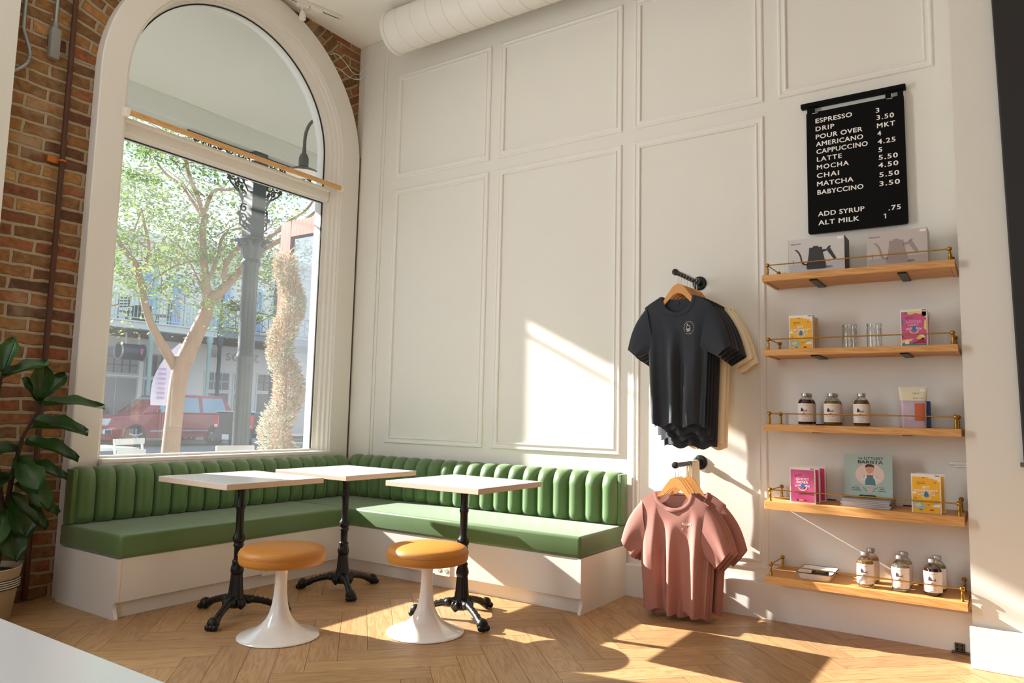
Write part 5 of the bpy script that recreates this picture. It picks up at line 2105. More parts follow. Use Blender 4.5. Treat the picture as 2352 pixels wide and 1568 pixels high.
def fig_leaf(mb, base, dirv, up, L, W, droop, curl):
    base = Vector(base)
    d = Vector(dirv).normalized()
    upv = (Vector(up) - d * Vector(up).dot(d)).normalized()
    s = d.cross(upv)
    nu_, nv_ = 9, 14

    def fn(u, v):
        q = v
        w = W * (math.sin(PI * min(1, q ** 0.85)) ** 0.7) * (0.62 + 0.5 * q) * (1 - 0.28 * math.exp(-((q - 0.38) / 0.13) ** 2))
        if q > 0.97:
            w *= 0.5
        xx = (-1 + 2 * u)
        lift = curl * xx * xx * W - droop * L * q * q + 0.006 * math.sin(14 * q) * abs(xx)
        ln = L * (0.06 + q * 0.94)
        return base + d * ln + s * (xx * w * 0.5) + upv * lift
    mb.grid(fn, nu_, nv_)
    mb.tube([base, base + d * L * 0.07, fn(0.5, 0.5) + upv * 0.001, fn(0.5, 0.95) + upv * 0.001], [0.004, 0.004, 0.0025, 0.001], 5)


def stem_pt(st, z):
    for a, b in zip(st, st[1:]):
        if a[2] <= z <= b[2]:
            q = (z - a[2]) / (b[2] - a[2])
            return Vector(a).lerp(Vector(b), q)
    return Vector(st[-1])


rl = random.Random(4)
LV = []
# (stem, height, direction in y/x/z, length, width)
for (si, z, dx, dy, dz, L, W, dr) in FIG:
    p = stem_pt(stems[si], z)
    fig_leaf(mb, p, (dx, dy, dz), (0.45, -0.25, 1), L, W, dr, 0.18)
mb.build('foliage', FIGL, t, smooth=True, angle=180)
# pot
t = thing('plant_pot', 'pale tapered plant pot tied with a striped ribbon', 'pot', (FX - 0.02, FY - 0.02, 0.0))
POT = M('pot_paper', (176, 160, 132), 0.8, var=0.08, vscale=10)
mb = MB()
mb.lathe([(0.13, 0.0), (0.135, 0.005), (0.168, 0.27), (0.17, 0.275), (0.164, 0.278), (0.155, 0.25)], (0, 0, 0), 40, True, False)
mb.build('pot_wall', POT, t, smooth=True, angle=40)
mb = MB()
mb.lathe([(0.158, 0.245), (0.001, 0.25)], (0, 0, 0), 30, False, True)
mb.build('soil', M('soil', (46, 34, 26), 0.95, bump=0.6, bscale=50), t, smooth=True)


def stripe_mat():
    m = bpy.data.materials.new('striped_ribbon')
    m.use_nodes = True
    nt = m.node_tree
    b = nt.nodes['Principled BSDF']
    uv = nt.nodes.new('ShaderNodeUVMap')
    sp = nt.nodes.new('ShaderNodeSeparateXYZ')
    nt.links.new(uv.outputs[0], sp.inputs[0])
    mu = nt.nodes.new('ShaderNodeMath')
    mu.operation = 'MULTIPLY'
    mu.inputs[1].default_value = 4.5
    nt.links.new(sp.outputs[0], mu.inputs[0])
    fr = nt.nodes.new('ShaderNodeMath')
    fr.operation = 'FRACT'
    nt.links.new(mu.outputs[0], fr.inputs[0])
    gt = nt.nodes.new('ShaderNodeMath')
    gt.operation = 'GREATER_THAN'
    gt.inputs[1].default_value = 0.45
    nt.links.new(fr.outputs[0], gt.inputs[0])
    mx = nt.nodes.new('ShaderNodeMix')
    mx.data_type = 'RGBA'
    mx.inputs[6].default_value = rgb(28, 28, 30)
    mx.inputs[7].default_value = rgb(206, 196, 176)
    nt.links.new(gt.outputs[0], mx.inputs[0])
    nt.links.new(mx.outputs[2], b.inputs['Base Color'])
    b.inputs['Roughness'].default_value = 0.8
    MATS['stripe'] = m
    return m


rb = thing('ribbon_bow', 'black and white striped ribbon bow tied round the plant pot', 'ribbon', (FX - 0.02, FY - 0.02, 0.0))


def ribbon(path, w, wdir, name):
    mb = MB()
    bm = mb.bm
    uvl = bm.loops.layers.uv.new('UVMap')
    P = [Vector(p) for p in path]
    # smooth the path
    for _ in range(3):
        Q = [P[0]]
        for a, b in zip(P, P[1:]):
            Q += [a.lerp(b, 0.25), a.lerp(b, 0.75)]
        Q.append(P[-1])
        P = Q
    wd = Vector(wdir).normalized() * w / 2
    rows = [(bm.verts.new(p - wd), bm.verts.new(p + wd)) for p in P]
    for i in range(len(rows) - 1):
        f = bm.faces.new((rows[i][0], rows[i][1], rows[i + 1][1], rows[i + 1][0]))
        for l, u in zip(f.loops, (0, 1, 1, 0)):
            l[uvl].uv = (u, i / len(rows))
    return mb.build(name, MATS.get('stripe') or stripe_mat(), rb, smooth=True, angle=180)


ribbon([(0.167 * math.cos(a), 0.167 * math.sin(a), 0.2) for a in [2 * PI * k / 24 for k in range(25)]], 0.05, (0, 0, 1), 'band')
kx, ky = 0.12, -0.12
ribbon([(kx, ky, 0.21), (kx + 0.03, ky + 0.05, 0.27), (kx + 0.05, ky + 0.1, 0.35), (kx + 0.0, ky + 0.12, 0.36), (kx - 0.02, ky + 0.07, 0.29), (kx, ky, 0.215)], 0.075, (0.6, -0.3, 0.35), 'loop')
ribbon([(kx, ky, 0.21), (kx + 0.05, ky - 0.05, 0.27), (kx + 0.06, ky - 0.12, 0.33), (kx + 0.02, ky - 0.13, 0.35), (kx, ky - 0.07, 0.28), (kx, ky, 0.215)], 0.075, (0.6, 0.4, -0.35), 'loop')
ribbon([(kx, ky, 0.21), (kx + 0.05, ky + 0.05, 0.2), (kx + 0.06, ky + 0.06, 0.12), (kx + 0.05, ky + 0.075, 0.03)], 0.07, (-0.5, 0.85, 0.0), 'tail')
# ================================================================== THE STREET
GZ = -0.12
mb = MB()
mb.box(-7.0, -0.2, -14, 30, GZ - 0.1, GZ)
struct(mb.build('ground_sidewalk', M('paving', (108, 106, 101), 0.85, var=0.08, vscale=3)))
mb = MB()
mb.box(-20.6, -7.0, -30, 60, GZ - 0.3, GZ - 0.13)
struct(mb.build('ground_road', M('asphalt', (112, 112, 112), 0.9, var=0.1, vscale=6)))
mb = MB()
mb.box(-25, -20.6, -30, 60, GZ - 0.3, GZ)
struct(mb.build('ground_far_sidewalk', M('paving2', (160, 156, 148), 0.85, var=0.06, vscale=3)))

# gallery roof over the sidewalk
PORCHW = M('porch_paint', (196, 194, 181), 0.8)
mb = MB()
mb.box(-3.25, -0.2, -9, 9, 4.54, 4.64)
struct(mb.build('ceiling_porch', PORCHW))
mb = MB()
mb.box(-3.22, -3.0, -9, 9, 4.285, 4.54, 0.004, 1)
struct(mb.build('beam_porch', M('beam_shaded_paint', (178, 178, 165), 0.8)))  # porch paint made darker, the beam's shade put into the colour

# ---- cast iron gallery post with scroll brackets
GREENIRON = M('dark_green_iron', (38, 50, 48), 0.4, metal=0.2)
t = thing('iron_post', 'dark green cast iron post with a leafy capital outside the window', 'post', (-3.1, 1.2, GZ))
g = -GZ
mb = MB()
mb.lathe([(0.17, 0), (0.17, 0.15), (0.12, 0.2), (0.11, 0.6), (0.1, 0.66), (0.1, 1.8), (0.108, 1.82), (0.112, 1.85), (0.106, 1.88), (0.098, 1.9), (0.095, 2.85 + g), (0.115, 2.87 + g), (0.12, 2.90 + g), (0.1, 2.93 + g), (0.098, 2.95 + g)], (0, 0, 0), 24)
mb.build('shaft', GREENIRON, t, smooth=True, angle=50)
mb = MB()
mb.lathe([(0.1, 2.94 + g), (0.115, 3.0 + g), (0.13, 3.08 + g), (0.165, 3.15 + g), (0.16, 3.17 + g)], (0, 0, 0), 48, flute=0.07, nf=8)
mb.box(-0.17, 0.17, -0.17, 0.17, 3.165 + g, 3.19 + g, 0.006, 1)
for k in range(8):
    a = 2 * PI * (k + .5) / 8
    mb.sphere((0.15 * math.cos(a), 0.15 * math.sin(a), 3.12 + g), 0.03, 8, 6)
mb.build('capital', GREENIRON, t, smooth=True, angle=50)
mb = MB()
mb.box(-0.095, 0.095, -0.095, 0.095, 3.19 + g, 4.405, 0.01, 2)
mb.build('upper_shaft', GREENIRON, t)


def scroll(mb, c, r, a0, turns, s, R=0.011):
    """flat iron scroll in the y-z plane"""
    pts = []
    n = int(22 * abs(turns)) + 6
    for k in range(n + 1):
        q = k / n
        a = a0 + 2 * PI * turns * q
        rr = r * (1 - 0.78 * q)
        pts.append((0, s * (c[0] + rr * math.cos(a)), c[1] + rr * math.sin(a)))
    mb.tube(pts, R, 6)


for s in (-1, 1):
    mb = MB()
    zt = 4.405
    # outline curve from the post low down to the beam far out
    mb.tube([(0, s * 0.1, 3.42), (0, s * 0.19, 3.47), (0, s * 0.2, 3.62), (0, s * 0.17, 3.75), (0, s * 0.23, 3.86), (0, s * 0.35, 3.95), (0, s * 0.42, 4.08), (0, s * 0.56, 4.15), (0, s * 0.72, 4.2), (0, s * 0.84, 4.27), (0, s * 0.88, 4.36)], 0.012, 6)
    mb.tube([(0, s * 0.1, 3.9), (0, s * 0.45, zt - 0.02)], 0.009, 6)
    mb.tube([(0, s * 0.1, 4.22), (0, s * 0.3, 3.98), (0, s * 0.16, 3.78)], 0.009, 6)
    mb.tube([(0, s * 0.1, zt - 0.02), (0, s * 0.95, zt - 0.02)], 0.012, 6)
    for (cy_, cz, r, a0, tn) in ((0.15, 3.55, 0.062, 0.4, 1.3), (0.15, 3.68, 0.055, 2.2, -1.3), (0.17, 3.85, 0.05, 1.0, 1.2), (0.2, 4.02, 0.07, 3.0, -1.4), (0.28, 4.1, 0.06, 0.5, 1.3), (0.2, 4.2, 0.08, 1.2, 1.4),
                             (0.34, 4.2, 0.075, 2.4, -1.4), (0.33, 4.04, 0.05, 4.0, 1.2), (0.47, 4.25, 0.08, 0.8, 1.4), (0.46, 4.14, 0.045, 3.4, -1.2), (0.6, 4.28, 0.07, 2.5, -1.3), (0.58, 4.2, 0.04, 0.4, 1.2), (0.72, 4.3, 0.06, 0.6, 1.3), (0.82, 4.33, 0.05, 3.2, -1.3), (0.24, 4.32, 0.06, 0.0, 1.4), (0.4, 4.33, 0.06, 2.0, 1.3), (0.13, 3.47, 0.04, 1.0, 1.2), (0.14, 4.06, 0.05, 0.2, 1.1), (0.13, 4.3, 0.045, 2.1, -1.2), (0.53, 4.33, 0.05, 1.1, 1.2), (0.27, 3.95, 0.035, 1.4, 1.2)):
        scroll(mb, (cy_, cz), r, a0, tn, s)
    for (cy_, cz) in ((0.2, 3.93), (0.38, 4.0), (0.52, 4.1), (0.22, 3.6), (0.7, 4.22), (0.3, 4.27), (0.43, 4.19)):
        mb.sphere((0, s * cy_, cz), 0.026, 8, 6)
    mb.build('scroll_bracket', BLACKM, t, smooth=True, angle=60)

# thin tie rod under the beam
mb = MB()
mb.tube([(-3.1, -8.8, 4.12), (-3.1, 0.3, 4.12)], 0.016, 8)
tag(mb.build('tie_rod', GREENIRON), 'thin dark iron rod just below the gallery beam', 'rod')

# ---- barn lamp on a gooseneck
t = thing('gooseneck_lamp', 'dark grey barn lamp on a curved arm outside the arch', 'lamp', (-0.45, -0.262, 3.155))
mb = MB()
mb.lathe([(0.15, 0.0), (0.152, 0.004), (0.12, 0.03), (0.07, 0.05), (0.045, 0.062), (0.043, 0.07), (0.043, 0.14), (0.03, 0.175), (0.018, 0.19), (0.016, 0.24)], (0, 0, 0), 32, False, True)
mb.build('shade', M('lamp_grey', (74, 72, 66), 0.45), t, smooth=True, angle=50)
mb = MB()
mb.lathe([(0.143, 0.003), (0.115, 0.026), (0.06, 0.042), (0.001, 0.044)], (0, 0, 0), 32, False, True)
mb.build('inner_reflector', M('lamp_white', (240, 238, 230), 0.4), t, smooth=True)
mb = MB()
path = [(0, 0, 0.2), (0, 0, 0.3)] + [(0.11 - 0.11 * math.cos(a), 0, 0.3 + 0.16 * math.sin(a)) for a in [math.radians(d) for d in range(15, 100, 10)]] + [(0.2, 0, 0.44), (0.248, 0, 0.4)]
mb.tube(path, 0.0145, 12)
mb.lathe([(0.05, 0.0), (0.05, 0.012)], (0.236, 0, 0.4), 20, axis='x')
mb.build('arm', M('lamp_grey2', (74, 72, 66), 0.45), t, smooth=True, angle=50)

# ---- open timber door
ORW = wood_mat('orange_door_wood', (140, 58, 30), (168, 76, 44), rough=0.5, axis=2)
t = thing('timber_door', 'orange timber door with one tall glass pane, standing open outside', 'door', (-1.26, 0.2, GZ))
Wd, Hd = 0.95, 2.93 - GZ
mb = MB()
mb.box(0.0, 0.15, -0.025, 0.025, 0, Hd, 0.003, 1)
mb.box(Wd - 0.15, Wd, -0.025, 0.025, 0, Hd, 0.003, 1)
mb.box(0.15, Wd - 0.15, -0.024, 0.024, Hd - 0.16, Hd, 0.003, 1)
mb.box(0.15, Wd - 0.15, -0.024, 0.024, 0, 0.3, 0.003, 1)
mb.build('frame', ORW, t)
mb = MB()
mb.face([(0.15, 0, 0.3), (Wd - 0.15, 0, 0.3), (Wd - 0.15, 0, Hd - 0.16), (0.15, 0, Hd - 0.16)])
mb.build('pane', glass_mat('door_glass', tint=(0.62, 0.66, 0.66), gloss=0.35), t)
mb = MB()
for a, b in (((0.15, 0.3), (0.165, Hd - 0.16)), ((Wd - 0.165, 0.3), (Wd - 0.15, Hd - 0.16))):
    mb.box(a[0], b[0], -0.014, 0.014, a[1], b[1])
mb.box(0.15, Wd - 0.15, -0.014, 0.014, Hd - 0.175, Hd - 0.16)
mb.build('glazing_bead', M('bead_dark', (60, 56, 52), 0.6), t)

# ---- spiral topiary, drying out
t = thing('spiral_topiary', 'half-brown spiral conifer in front of the orange door', 'topiary', (-0.66, -0.18, GZ))
mb = MB()
mb.tube([(0, 0, 0.4), (0.02, 0.01, 1.2), (-0.01, 0, 1.9), (0, 0, 2.4)], [0.022, 0.018, 0.014, 0.008], 8)
mb.build('stem', M('grey_stem', (176, 166, 150), 0.8), t, smooth=True)
mb = MB()
rt = random.Random(12)
for k in range(14000):
    q = rt.random()
    z = 0.62 + 1.95 * q
    turn = 2 * PI * 2.6 * q + 0.6
    base = 0.145 * (1 - 0.45 * q)
    rr = base * math.sqrt(rt.random())
    a = rt.uniform(0, 2 * PI)
    off = 0.06 * (1 - 0.3 * q)
    c = Vector((off * math.cos(turn) + rr * math.cos(a), off * math.sin(turn) + rr * math.sin(a), z + rt.gauss(0, 0.03)))
    out = Vector((math.cos(a), math.sin(a), rt.uniform(0.0, 1.1))).normalized()
    L = rt.uniform(0.025, 0.05)
    sd = out.orthogonal().normalized()
    sd = (Matrix.Rotation(rt.uniform(0, 2 * PI), 3, out) @ sd) * rt.uniform(0.003, 0.007)
    tip = c + out * L
    mid = c + out * L * 0.5 + Vector((rt.gauss(0, .005), rt.gauss(0, .005), rt.gauss(0, .005)))
    mb.face([c, mid + sd, tip, mid - sd])
mb.build('foliage', leaf_mat('dry_conifer', (188, 158, 132), (172, 180, 160), 0.35, 0.8, 5.0), t)
mb = MB()
mb.lathe([(0.14, 0), (0.19, 0.32), (0.2, 0.34), (0.18, 0.35), (0.17, 0.3)], (0, 0, 0), 28, True, False)
mb.build('pot', M('terracotta_pot', (150, 110, 84), 0.8), t, smooth=True, angle=50)
mb = MB()
mb.lathe([(0.175, 0.31), (0.001, 0.33)], (0, 0, 0), 24, False, True)
mb.build('soil', MATS['soil'], t)

# ---- crape myrtle
TREE_O = Vector((-5.80, 2.01, GZ))
RH, FH = Vector((0.832, 0.554, 0)), Vector((-0.554, 0.832, 0))


def tp(a, z, d=0.0):
    q = RH * a + FH * d
    return (q.x, q.y, z)


def px(u, v, d=0.0):        # lateral and height of a traced branch point, in metres
    k = (11.0 + d) / 11.0
    return tp((u - 415) / 152 * k, (1.116 + (933 - v) / 152 * k) - GZ, d)


t = thing('street_tree', 'crape myrtle with smooth tan trunks and light green leaves by the kerb', 'tree', TREE_O)
TRUNK = M('myrtle_bark', (156, 124, 94), 0.75, var=0.26, vscale=4, stretch=(3, 3, 0.8), bump=0.2, bscale=8)
br = [([(408, 1075), (410, 1000), (414, 900), (418, 860), (425, 820)], [0.2, 0.185, 0.18, 0.19, 0.18], 0),
      ([(412, 850), (392, 805), (380, 770), (355, 725), (338, 660), (322, 605), (292, 575), (264, 535), (248, 490), (225, 450)], [0.11, 0.1, 0.085, 0.08, 0.075, 0.07, 0.055, 0.05, 0.04, 0.025], -0.3),
      ([(322, 605), (342, 560), (340, 510), (330, 470)], [0.04, 0.035, 0.03, 0.02], -0.4),
      ([(425, 830), (445, 770), (462, 720), (466, 690), (455, 640), (446, 570), (440, 510), (448, 480)], [0.19, 0.17, 0.15, 0.12, 0.1, 0.085, 0.08, 0.07], 0.1),
      ([(448, 482), (428, 430), (408, 390), (396, 350), (380, 310)], [0.06, 0.05, 0.045, 0.035, 0.02], 0.0),
      ([(408, 392), (412, 350), (402, 320), (388, 295)], [0.035, 0.03, 0.028, 0.018], -0.3),
      ([(448, 482), (468, 440), (484, 420), (520, 423), (545, 410)], [0.05, 0.045, 0.035, 0.03, 0.02], -0.2),
      ([(446, 485), (400, 440), (370, 410), (335, 390), (310, 360)], [0.05, 0.045, 0.035, 0.03, 0.02], 0.3),
      ([(466, 700), (490, 660), (515, 615), (560, 565), (600, 545), (650, 500), (690, 465), (730, 440)], [0.13, 0.11, 0.09, 0.07, 0.055, 0.045, 0.035, 0.02], 0.4),
      ([(505, 635), (510, 590), (548, 545), (570, 500), (592, 460), (605, 410)], [0.07, 0.06, 0.055, 0.05, 0.04, 0.02], 0.0),
      ([(560, 565), (595, 560), (630, 530), (665, 510), (690, 490)], [0.045, 0.04, 0.035, 0.03, 0.02], -0.3),
      ([(600, 545), (618, 500), (650, 470), (672, 430), (690, 400)], [0.035, 0.03, 0.028, 0.025, 0.015], 0.6),
      ([(457, 660), (480, 590), (472, 540), (490, 520), (530, 510)], [0.05, 0.045, 0.04, 0.03, 0.02], 0.3),
      ([(340, 640), (380, 600), (420, 590), (448, 600)], [0.02, 0.028, 0.03, 0.03], 0.5),
      ([(452, 650), (420, 625), (395, 605), (370, 570), (350, 540)], [0.04, 0.035, 0.03, 0.025, 0.015], 0.5)]
mb = MB()
for pts, rad, dd in br:
    P = [Vector(px(u, v, dd * min(1.0, i / 2.0))) for i, (u, v) in enumerate(pts)]
    # subdivide for smooth bends
    rr = list(rad)
    for _ in range(2):
        Q, R2 = [P[0]], [rr[0]]
        for i in range(len(P) - 1):
            Q += [P[i].lerp(P[i + 1], .25), P[i].lerp(P[i + 1], .75)]
            R2 += [rr[i] * .75 + rr[i + 1] * .25, rr[i] * .25 + rr[i + 1] * .75]
        Q.append(P[-1])
        R2.append(rr[-1])
        P, rr = Q, R2
    mb.tube(P, [q * 0.68 for q in rr], 12)
# twigs
rt = random.Random(21)
for k in range(120):
    a, z, d = rt.uniform(-1.6, 2.0), rt.uniform(2.6, 5.6), rt.uniform(-1, 1)
    p = Vector(tp(a, z, d))
    q = p + Vector((rt.gauss(0, .3), rt.gauss(0, .3), rt.uniform(-.1, .5)))
    mid = p.lerp(q, .5) + Vector((rt.gauss(0, .06), rt.gauss(0, .06), rt.gauss(0, .06)))
    mb.tube([p, mid, q], [0.013, 0.009, 0.004], 5)
mb.build('trunk', TRUNK, t, smooth=True)
mb = MB()
rt = random.Random(8)
ncl = 0
while ncl < 195:
    a, z, d = rt.uniform(-1.9, 2.3), rt.uniform(2.25, 6.4), rt.uniform(-1.5, 1.6)
    # outline of the crown: rounder to the sides, open below the fork
    if (a / 2.3) ** 2 + ((z - 4.4) / 2.2) ** 2 + (d / 1.9) ** 2 > 1.0:
        continue
    if z < 2.75 and -0.75 < a < 0.1:
        continue
    if a > 0.8 and z > 3.4 and rt.random() < 0.62:
        continue
    if rt.random() < 0.12:
        continue
    ncl += 1
    c = Vector(tp(a, z, d))
    rx = rt.uniform(0.2, 0.42)
    for k in range(rt.randint(90, 150)):
        o = Vector((rt.gauss(0, 1), rt.gauss(0, 1), rt.gauss(0, 0.55))) * rx * 0.62
        p = c + o
        u = Vector((rt.gauss(0, 1), rt.gauss(0, 1), rt.gauss(0, .5))).normalized()
        w = u.cross(Vector((rt.gauss(0, .5), rt.gauss(0, .5), 1))).normalized()
        L, W = rt.uniform(0.022, 0.044), rt.uniform(0.012, 0.022)
        mb.face([p - u * L, p - w * W, p + u * L, p + w * W])
mb.build('foliage', leaf_mat('myrtle_leaf', (70, 106, 46), (156, 178, 88), 0.5, 0.5, 1.6), t)

# feather flag
t = thing('feather_flag', 'pale lilac feather flag on a pole behind the tree trunk', 'flag', (-8.66, 3.6, GZ - 0.13))
mb = MB()
mb.tube([(0, 0, 0), (0, 0.02, 1.5), (0.02, 0.1, 2.1), (0.06, 0.3, 2.42)], 0.012, 8)
mb.build('pole', OFFW, t, smooth=True)
mb = MB()
mb.grid(lambda u, v: (0.0 + 0.03 * math.sin(6 * v + 3 * u) + 0.03 * v * v, -0.02 - (0.32 - 0.2 * v ** 3) * u + 0.3 * v ** 3 * 0.9, 1.38 + 1.2 * v), 8, 18)
mb.build('banner', M('lilac_cloth', (214, 206, 220), 0.8), t, smooth=True, angle=180)
mb = MB()
for k in range(7):
    mb.box(0.045, 0.05, -0.24, -0.1, 1.5 + 0.09 * k, 1.545 + 0.09 * k)
mb.build('printed_mark', M('print_violet', (176, 150, 190), 0.7), t)

# ---- cafe furniture on the sidewalk
CHAIRW = M('white_metal', (176, 182, 182), 0.4)


def cafe_chair(label, x, y, rz, mat, h=0.82):
    t = thing('folding_chair', label, 'chair', (x, y, GZ), rz, 'sidewalk chairs')
    b = h - GZ
    mb = MB()
    for s in (-1, 1):
        mb.tube([(0.19 * s, -0.2, 0.0), (0.18 * s, 0.13, 0.46), (0.17 * s, 0.2, b - 0.02)], 0.011, 8)
        mb.tube([(0.16 * s, 0.22, 0.0), (0.16 * s, -0.2, 0.46)], 0.011, 8)
    mb.build('frame', mat, t, smooth=True, angle=60)
    for z in (b - 0.045, b - 0.145):
        mb = MB()
        mb.box(-0.175, 0.175, 0.165 - (b - z) * 0.2 + 0.01, 0.183 - (b - z) * 0.2 + 0.01, z - 0.027, z + 0.027, 0.006, 2)
        mb.build('back_slat', mat, t)
    for k in range(5):
        mb = MB()
        mb.box(-0.17, 0.17, -0.2 + 0.075 * k, -0.145 + 0.075 * k, 0.455, 0.47, 0.003, 1)
        mb.build('seat_slat', mat, t)
    return t


cafe_chair('white slatted folding chair outside, between the two white tables', -1.80, -0.71, 1.95, CHAIRW, 0.84)
cafe_chair('grey metal folding chair outside, only its top rail above the sill by the topiary', -1.42, -0.02, 1.2, M('grey_metal', (168, 172, 170), 0.45), 0.775)


def sidewalk_table(label, x, y, w, d):
    t = thing('sidewalk_table', label, 'table', (x, y, GZ), 0, 'sidewalk tables')
    b = 0.72 - GZ
    mb = MB()
    mb.box(-w / 2, w / 2, -d / 2, d / 2, b - 0.025, b, 0.004, 1)
    mb.build('tabletop', M('aqua_white', (160, 178, 176), 0.25), t)
    mb = MB()
    mb.lathe([(0.2, 0), (0.2, 0.015), (0.03, 0.04), (0.025, b - 0.03)], (0, 0, 0), 20)
    mb.build('pedestal', BLACKM, t, smooth=True, angle=50)


sidewalk_table('white square table outside, the one farther from the glass', -2.6, -0.85, 0.62, 0.7)
sidewalk_table('white square table outside, the one close to the glass', -0.98, -0.92, 0.6, 0.72)


# ---- vehicles
def wheel(t, x, y, r, w, axis='x'):
    mb = MB()
    mb.lathe([(r * 0.55, -w / 2), (r * 0.92, -w / 2), (r, -w * 0.35), (r, w * 0.35), (r * 0.92, w / 2), (r * 0.55, w / 2)], (x, y, r), 28, axis='x')
    o = mb.build('wheel', M('tyre', (34, 34, 34), 0.85), t, smooth=True, angle=40)
    mb = MB()
    mb.lathe([(r * 0.66, w * 0.5), (r * 0.62, w * 0.42), (r * 0.2, w * 0.46), (r * 0.12, w * 0.54), (0.002, w * 0.54)], (x, y, r), 28, False, True, axis='x')
    for k in range(5):
        a = 2 * PI * k / 5
        c, s = math.cos(a), math.sin(a)
        mb.box(w * 0.44, w * 0.52, -0.03, 0.03, r * 0.15, r * 0.62, 0.004, 1, mat=Matrix.Translation((x, y, r)) @ Matrix.Rotation(a, 4, 'X'))
    mb.build('hub', M('alloy', (190, 192, 194), 0.35, metal=0.6), o, smooth=True, angle=40)


def loft(mb, secs, mid=0.5):
    """secs: list of (y, half width bottom, half width top, z0, z1) -> rounded box sections along y"""
    rings = []
    for y, wb, wt, z0, z1 in secs:
        rings.append([(-wb, y, z0 + 0.05), (-wb * 0.97, y, z0), (wb * 0.97, y, z0), (wb, y, z0 + 0.05), (wb, y, z0 + 0.06 + (z1 - z0 - 0.1) * mid), (wt, y, z1 - 0.03), (wt * 0.94, y, z1), (-wt * 0.94, y, z1), (-wt, y, z1 - 0.03), (-wb, y, z0 + 0.06 + (z1 - z0 - 0.1) * mid)])
    mb.rings(rings)


CARRED = M('car_red', (150, 34, 44), 0.25, coat=0.6)
CARGLASS = M('car_glass', (120, 150, 160), 0.1, spec=0.8)
CHROME = M('chrome', (200, 204, 206), 0.15, metal=0.95)
BLKPL = M('black_plastic', (26, 28, 30), 0.5)
t = thing('suv', 'red SUV with a chrome grille crossing the street', 'car', (-20.0, 10.3, GZ - 0.13))
# forward is -y
mb = MB()
loft(mb, [(-2.35, 0.84, 0.78, 0.42, 0.86), (-2.2, 0.9, 0.84, 0.32, 1.0), (-1.0, 0.93, 0.88, 0.3, 1.1), (-0.9, 0.93, 0.9, 0.3, 1.12), (2.2, 0.93, 0.9, 0.32, 1.12), (2.35, 0.9, 0.86, 0.4, 1.08)])
mb.build('body', CARRED, t, smooth=True, angle=35)
mb = MB()
loft(mb, [(-1.15, 0.84, 0.78, 1.08, 1.12), (-0.45, 0.87, 0.7, 1.08, 1.72), (0.2, 0.87, 0.7, 1.08, 1.79), (1.9, 0.87, 0.7, 1.08, 1.77), (2.3, 0.86, 0.76, 1.08, 1.2)], 0.05)
mb.build('cabin', CARRED, t, smooth=True, angle=35)
for (y0, y1, tp0, tp1) in ((-0.75, -0.05, -0.38, -0.05), (0.05, 0.85, 0.05, 0.85), (0.98, 1.95, 0.98, 1.82)):
    mb = MB()
    mb.face([(0.885, y0, 1.16), (0.885, y1, 1.16), (0.735, tp1, 1.68), (0.735, tp0, 1.68)])
    mb.build('side_window', CARGLASS, t)
mb = MB()
mb.face([(-0.76, -1.1, 1.15), (0.76, -1.1, 1.15), (0.64, -0.5, 1.68), (-0.64, -0.5, 1.68)])
mb.build('windscreen', CARGLASS, t)
mb = MB()
mb.box(-0.46, 0.46, -2.41, -2.3, 0.66, 0.94, 0.02, 2)
gr = mb.build('grille', CHROME, t)
mb = MB()
mb.box(-0.41, 0.41, -2.418, -2.4, 0.69, 0.91)
mb.build('grille_mesh', BLKPL, gr)
for s in (-1, 1):
    mb = MB()
    mb.box(s * 0.5 if s > 0 else -0.84, 0.84 if s > 0 else -0.5, -2.39, -2.2, 0.72, 0.93, 0.02, 2)
    hl = mb.build('headlamp', M('lamp_glass', (214, 222, 226), 0.1), t)
    mb = MB()
    mb.box(0.6 if s > 0 else -0.82, 0.82 if s > 0 else -0.6, -2.4, -2.3, 0.68, 0.74, 0.01, 1)
    mb.build('indicator', M('indicator_orange', (240, 140, 30), 0.3), hl)
mb = MB()
mb.box(-0.9, 0.9, -2.46, -2.2, 0.42, 0.6, 0.03, 2)
mb.build('bumper', CHROME, t)
mb = MB()
mb.box(-0.86, 0.86, -2.42, -2.1, 0.25, 0.42, 0.03, 2)
mb.build('skirt', CARRED, t)
mb = MB()
mb.box(0.925, 0.95, -0.95, 1.4, 0.5, 0.55, 0.005, 1)
mb.build('side_trim', CHROME, t)
mb = MB()
mb.box(0.9, 1.08, -0.85, -0.7, 1.12, 1.28, 0.03, 2)
mb.build('mirror', CARRED, t)
mb = MB()
mb.box(0.928, 0.945, 1.6, 1.95, 0.85, 0.99, 0.01, 1)
mb.build('fuel_flap', BLKPL, t)
for y in (-1.45, 1.5):
    for x in (0.84, -0.84):
        wheel(t, x, y, 0.38, 0.24)

t = thing('pickup_truck', 'dark pickup truck seen from its tailgate beyond the iron post', 'truck', (-14.6, 11.6, GZ - 0.13))
TRUCKC = M('truck_dark', (38, 44, 50), 0.3, coat=0.5)
mb = MB()
loft(mb, [(-2.3, 0.88, 0.86, 0.55, 1.2), (-2.2, 0.93, 0.9, 0.5, 1.24), (-0.4, 0.95, 0.92, 0.45, 1.26), (1.4, 0.95, 0.92, 0.45, 1.26), (1.5, 0.95, 0.9, 0.45, 1.2), (2.8, 0.9, 0.84, 0.45, 1.1), (2.95, 0.84, 0.78, 0.5, 1.0)])
mb.build('body', TRUCKC, t, smooth=True, angle=35)
mb = MB()
loft(mb, [(-0.3, 0.86, 0.8, 1.22, 1.28), (-0.1, 0.87, 0.7, 1.22, 1.74), (1.0, 0.87, 0.7, 1.22, 1.76), (1.6, 0.86, 0.78, 1.22, 1.3)], 0.05)
mb.build('cab', TRUCKC, t, smooth=True, angle=35)
mb = MB()
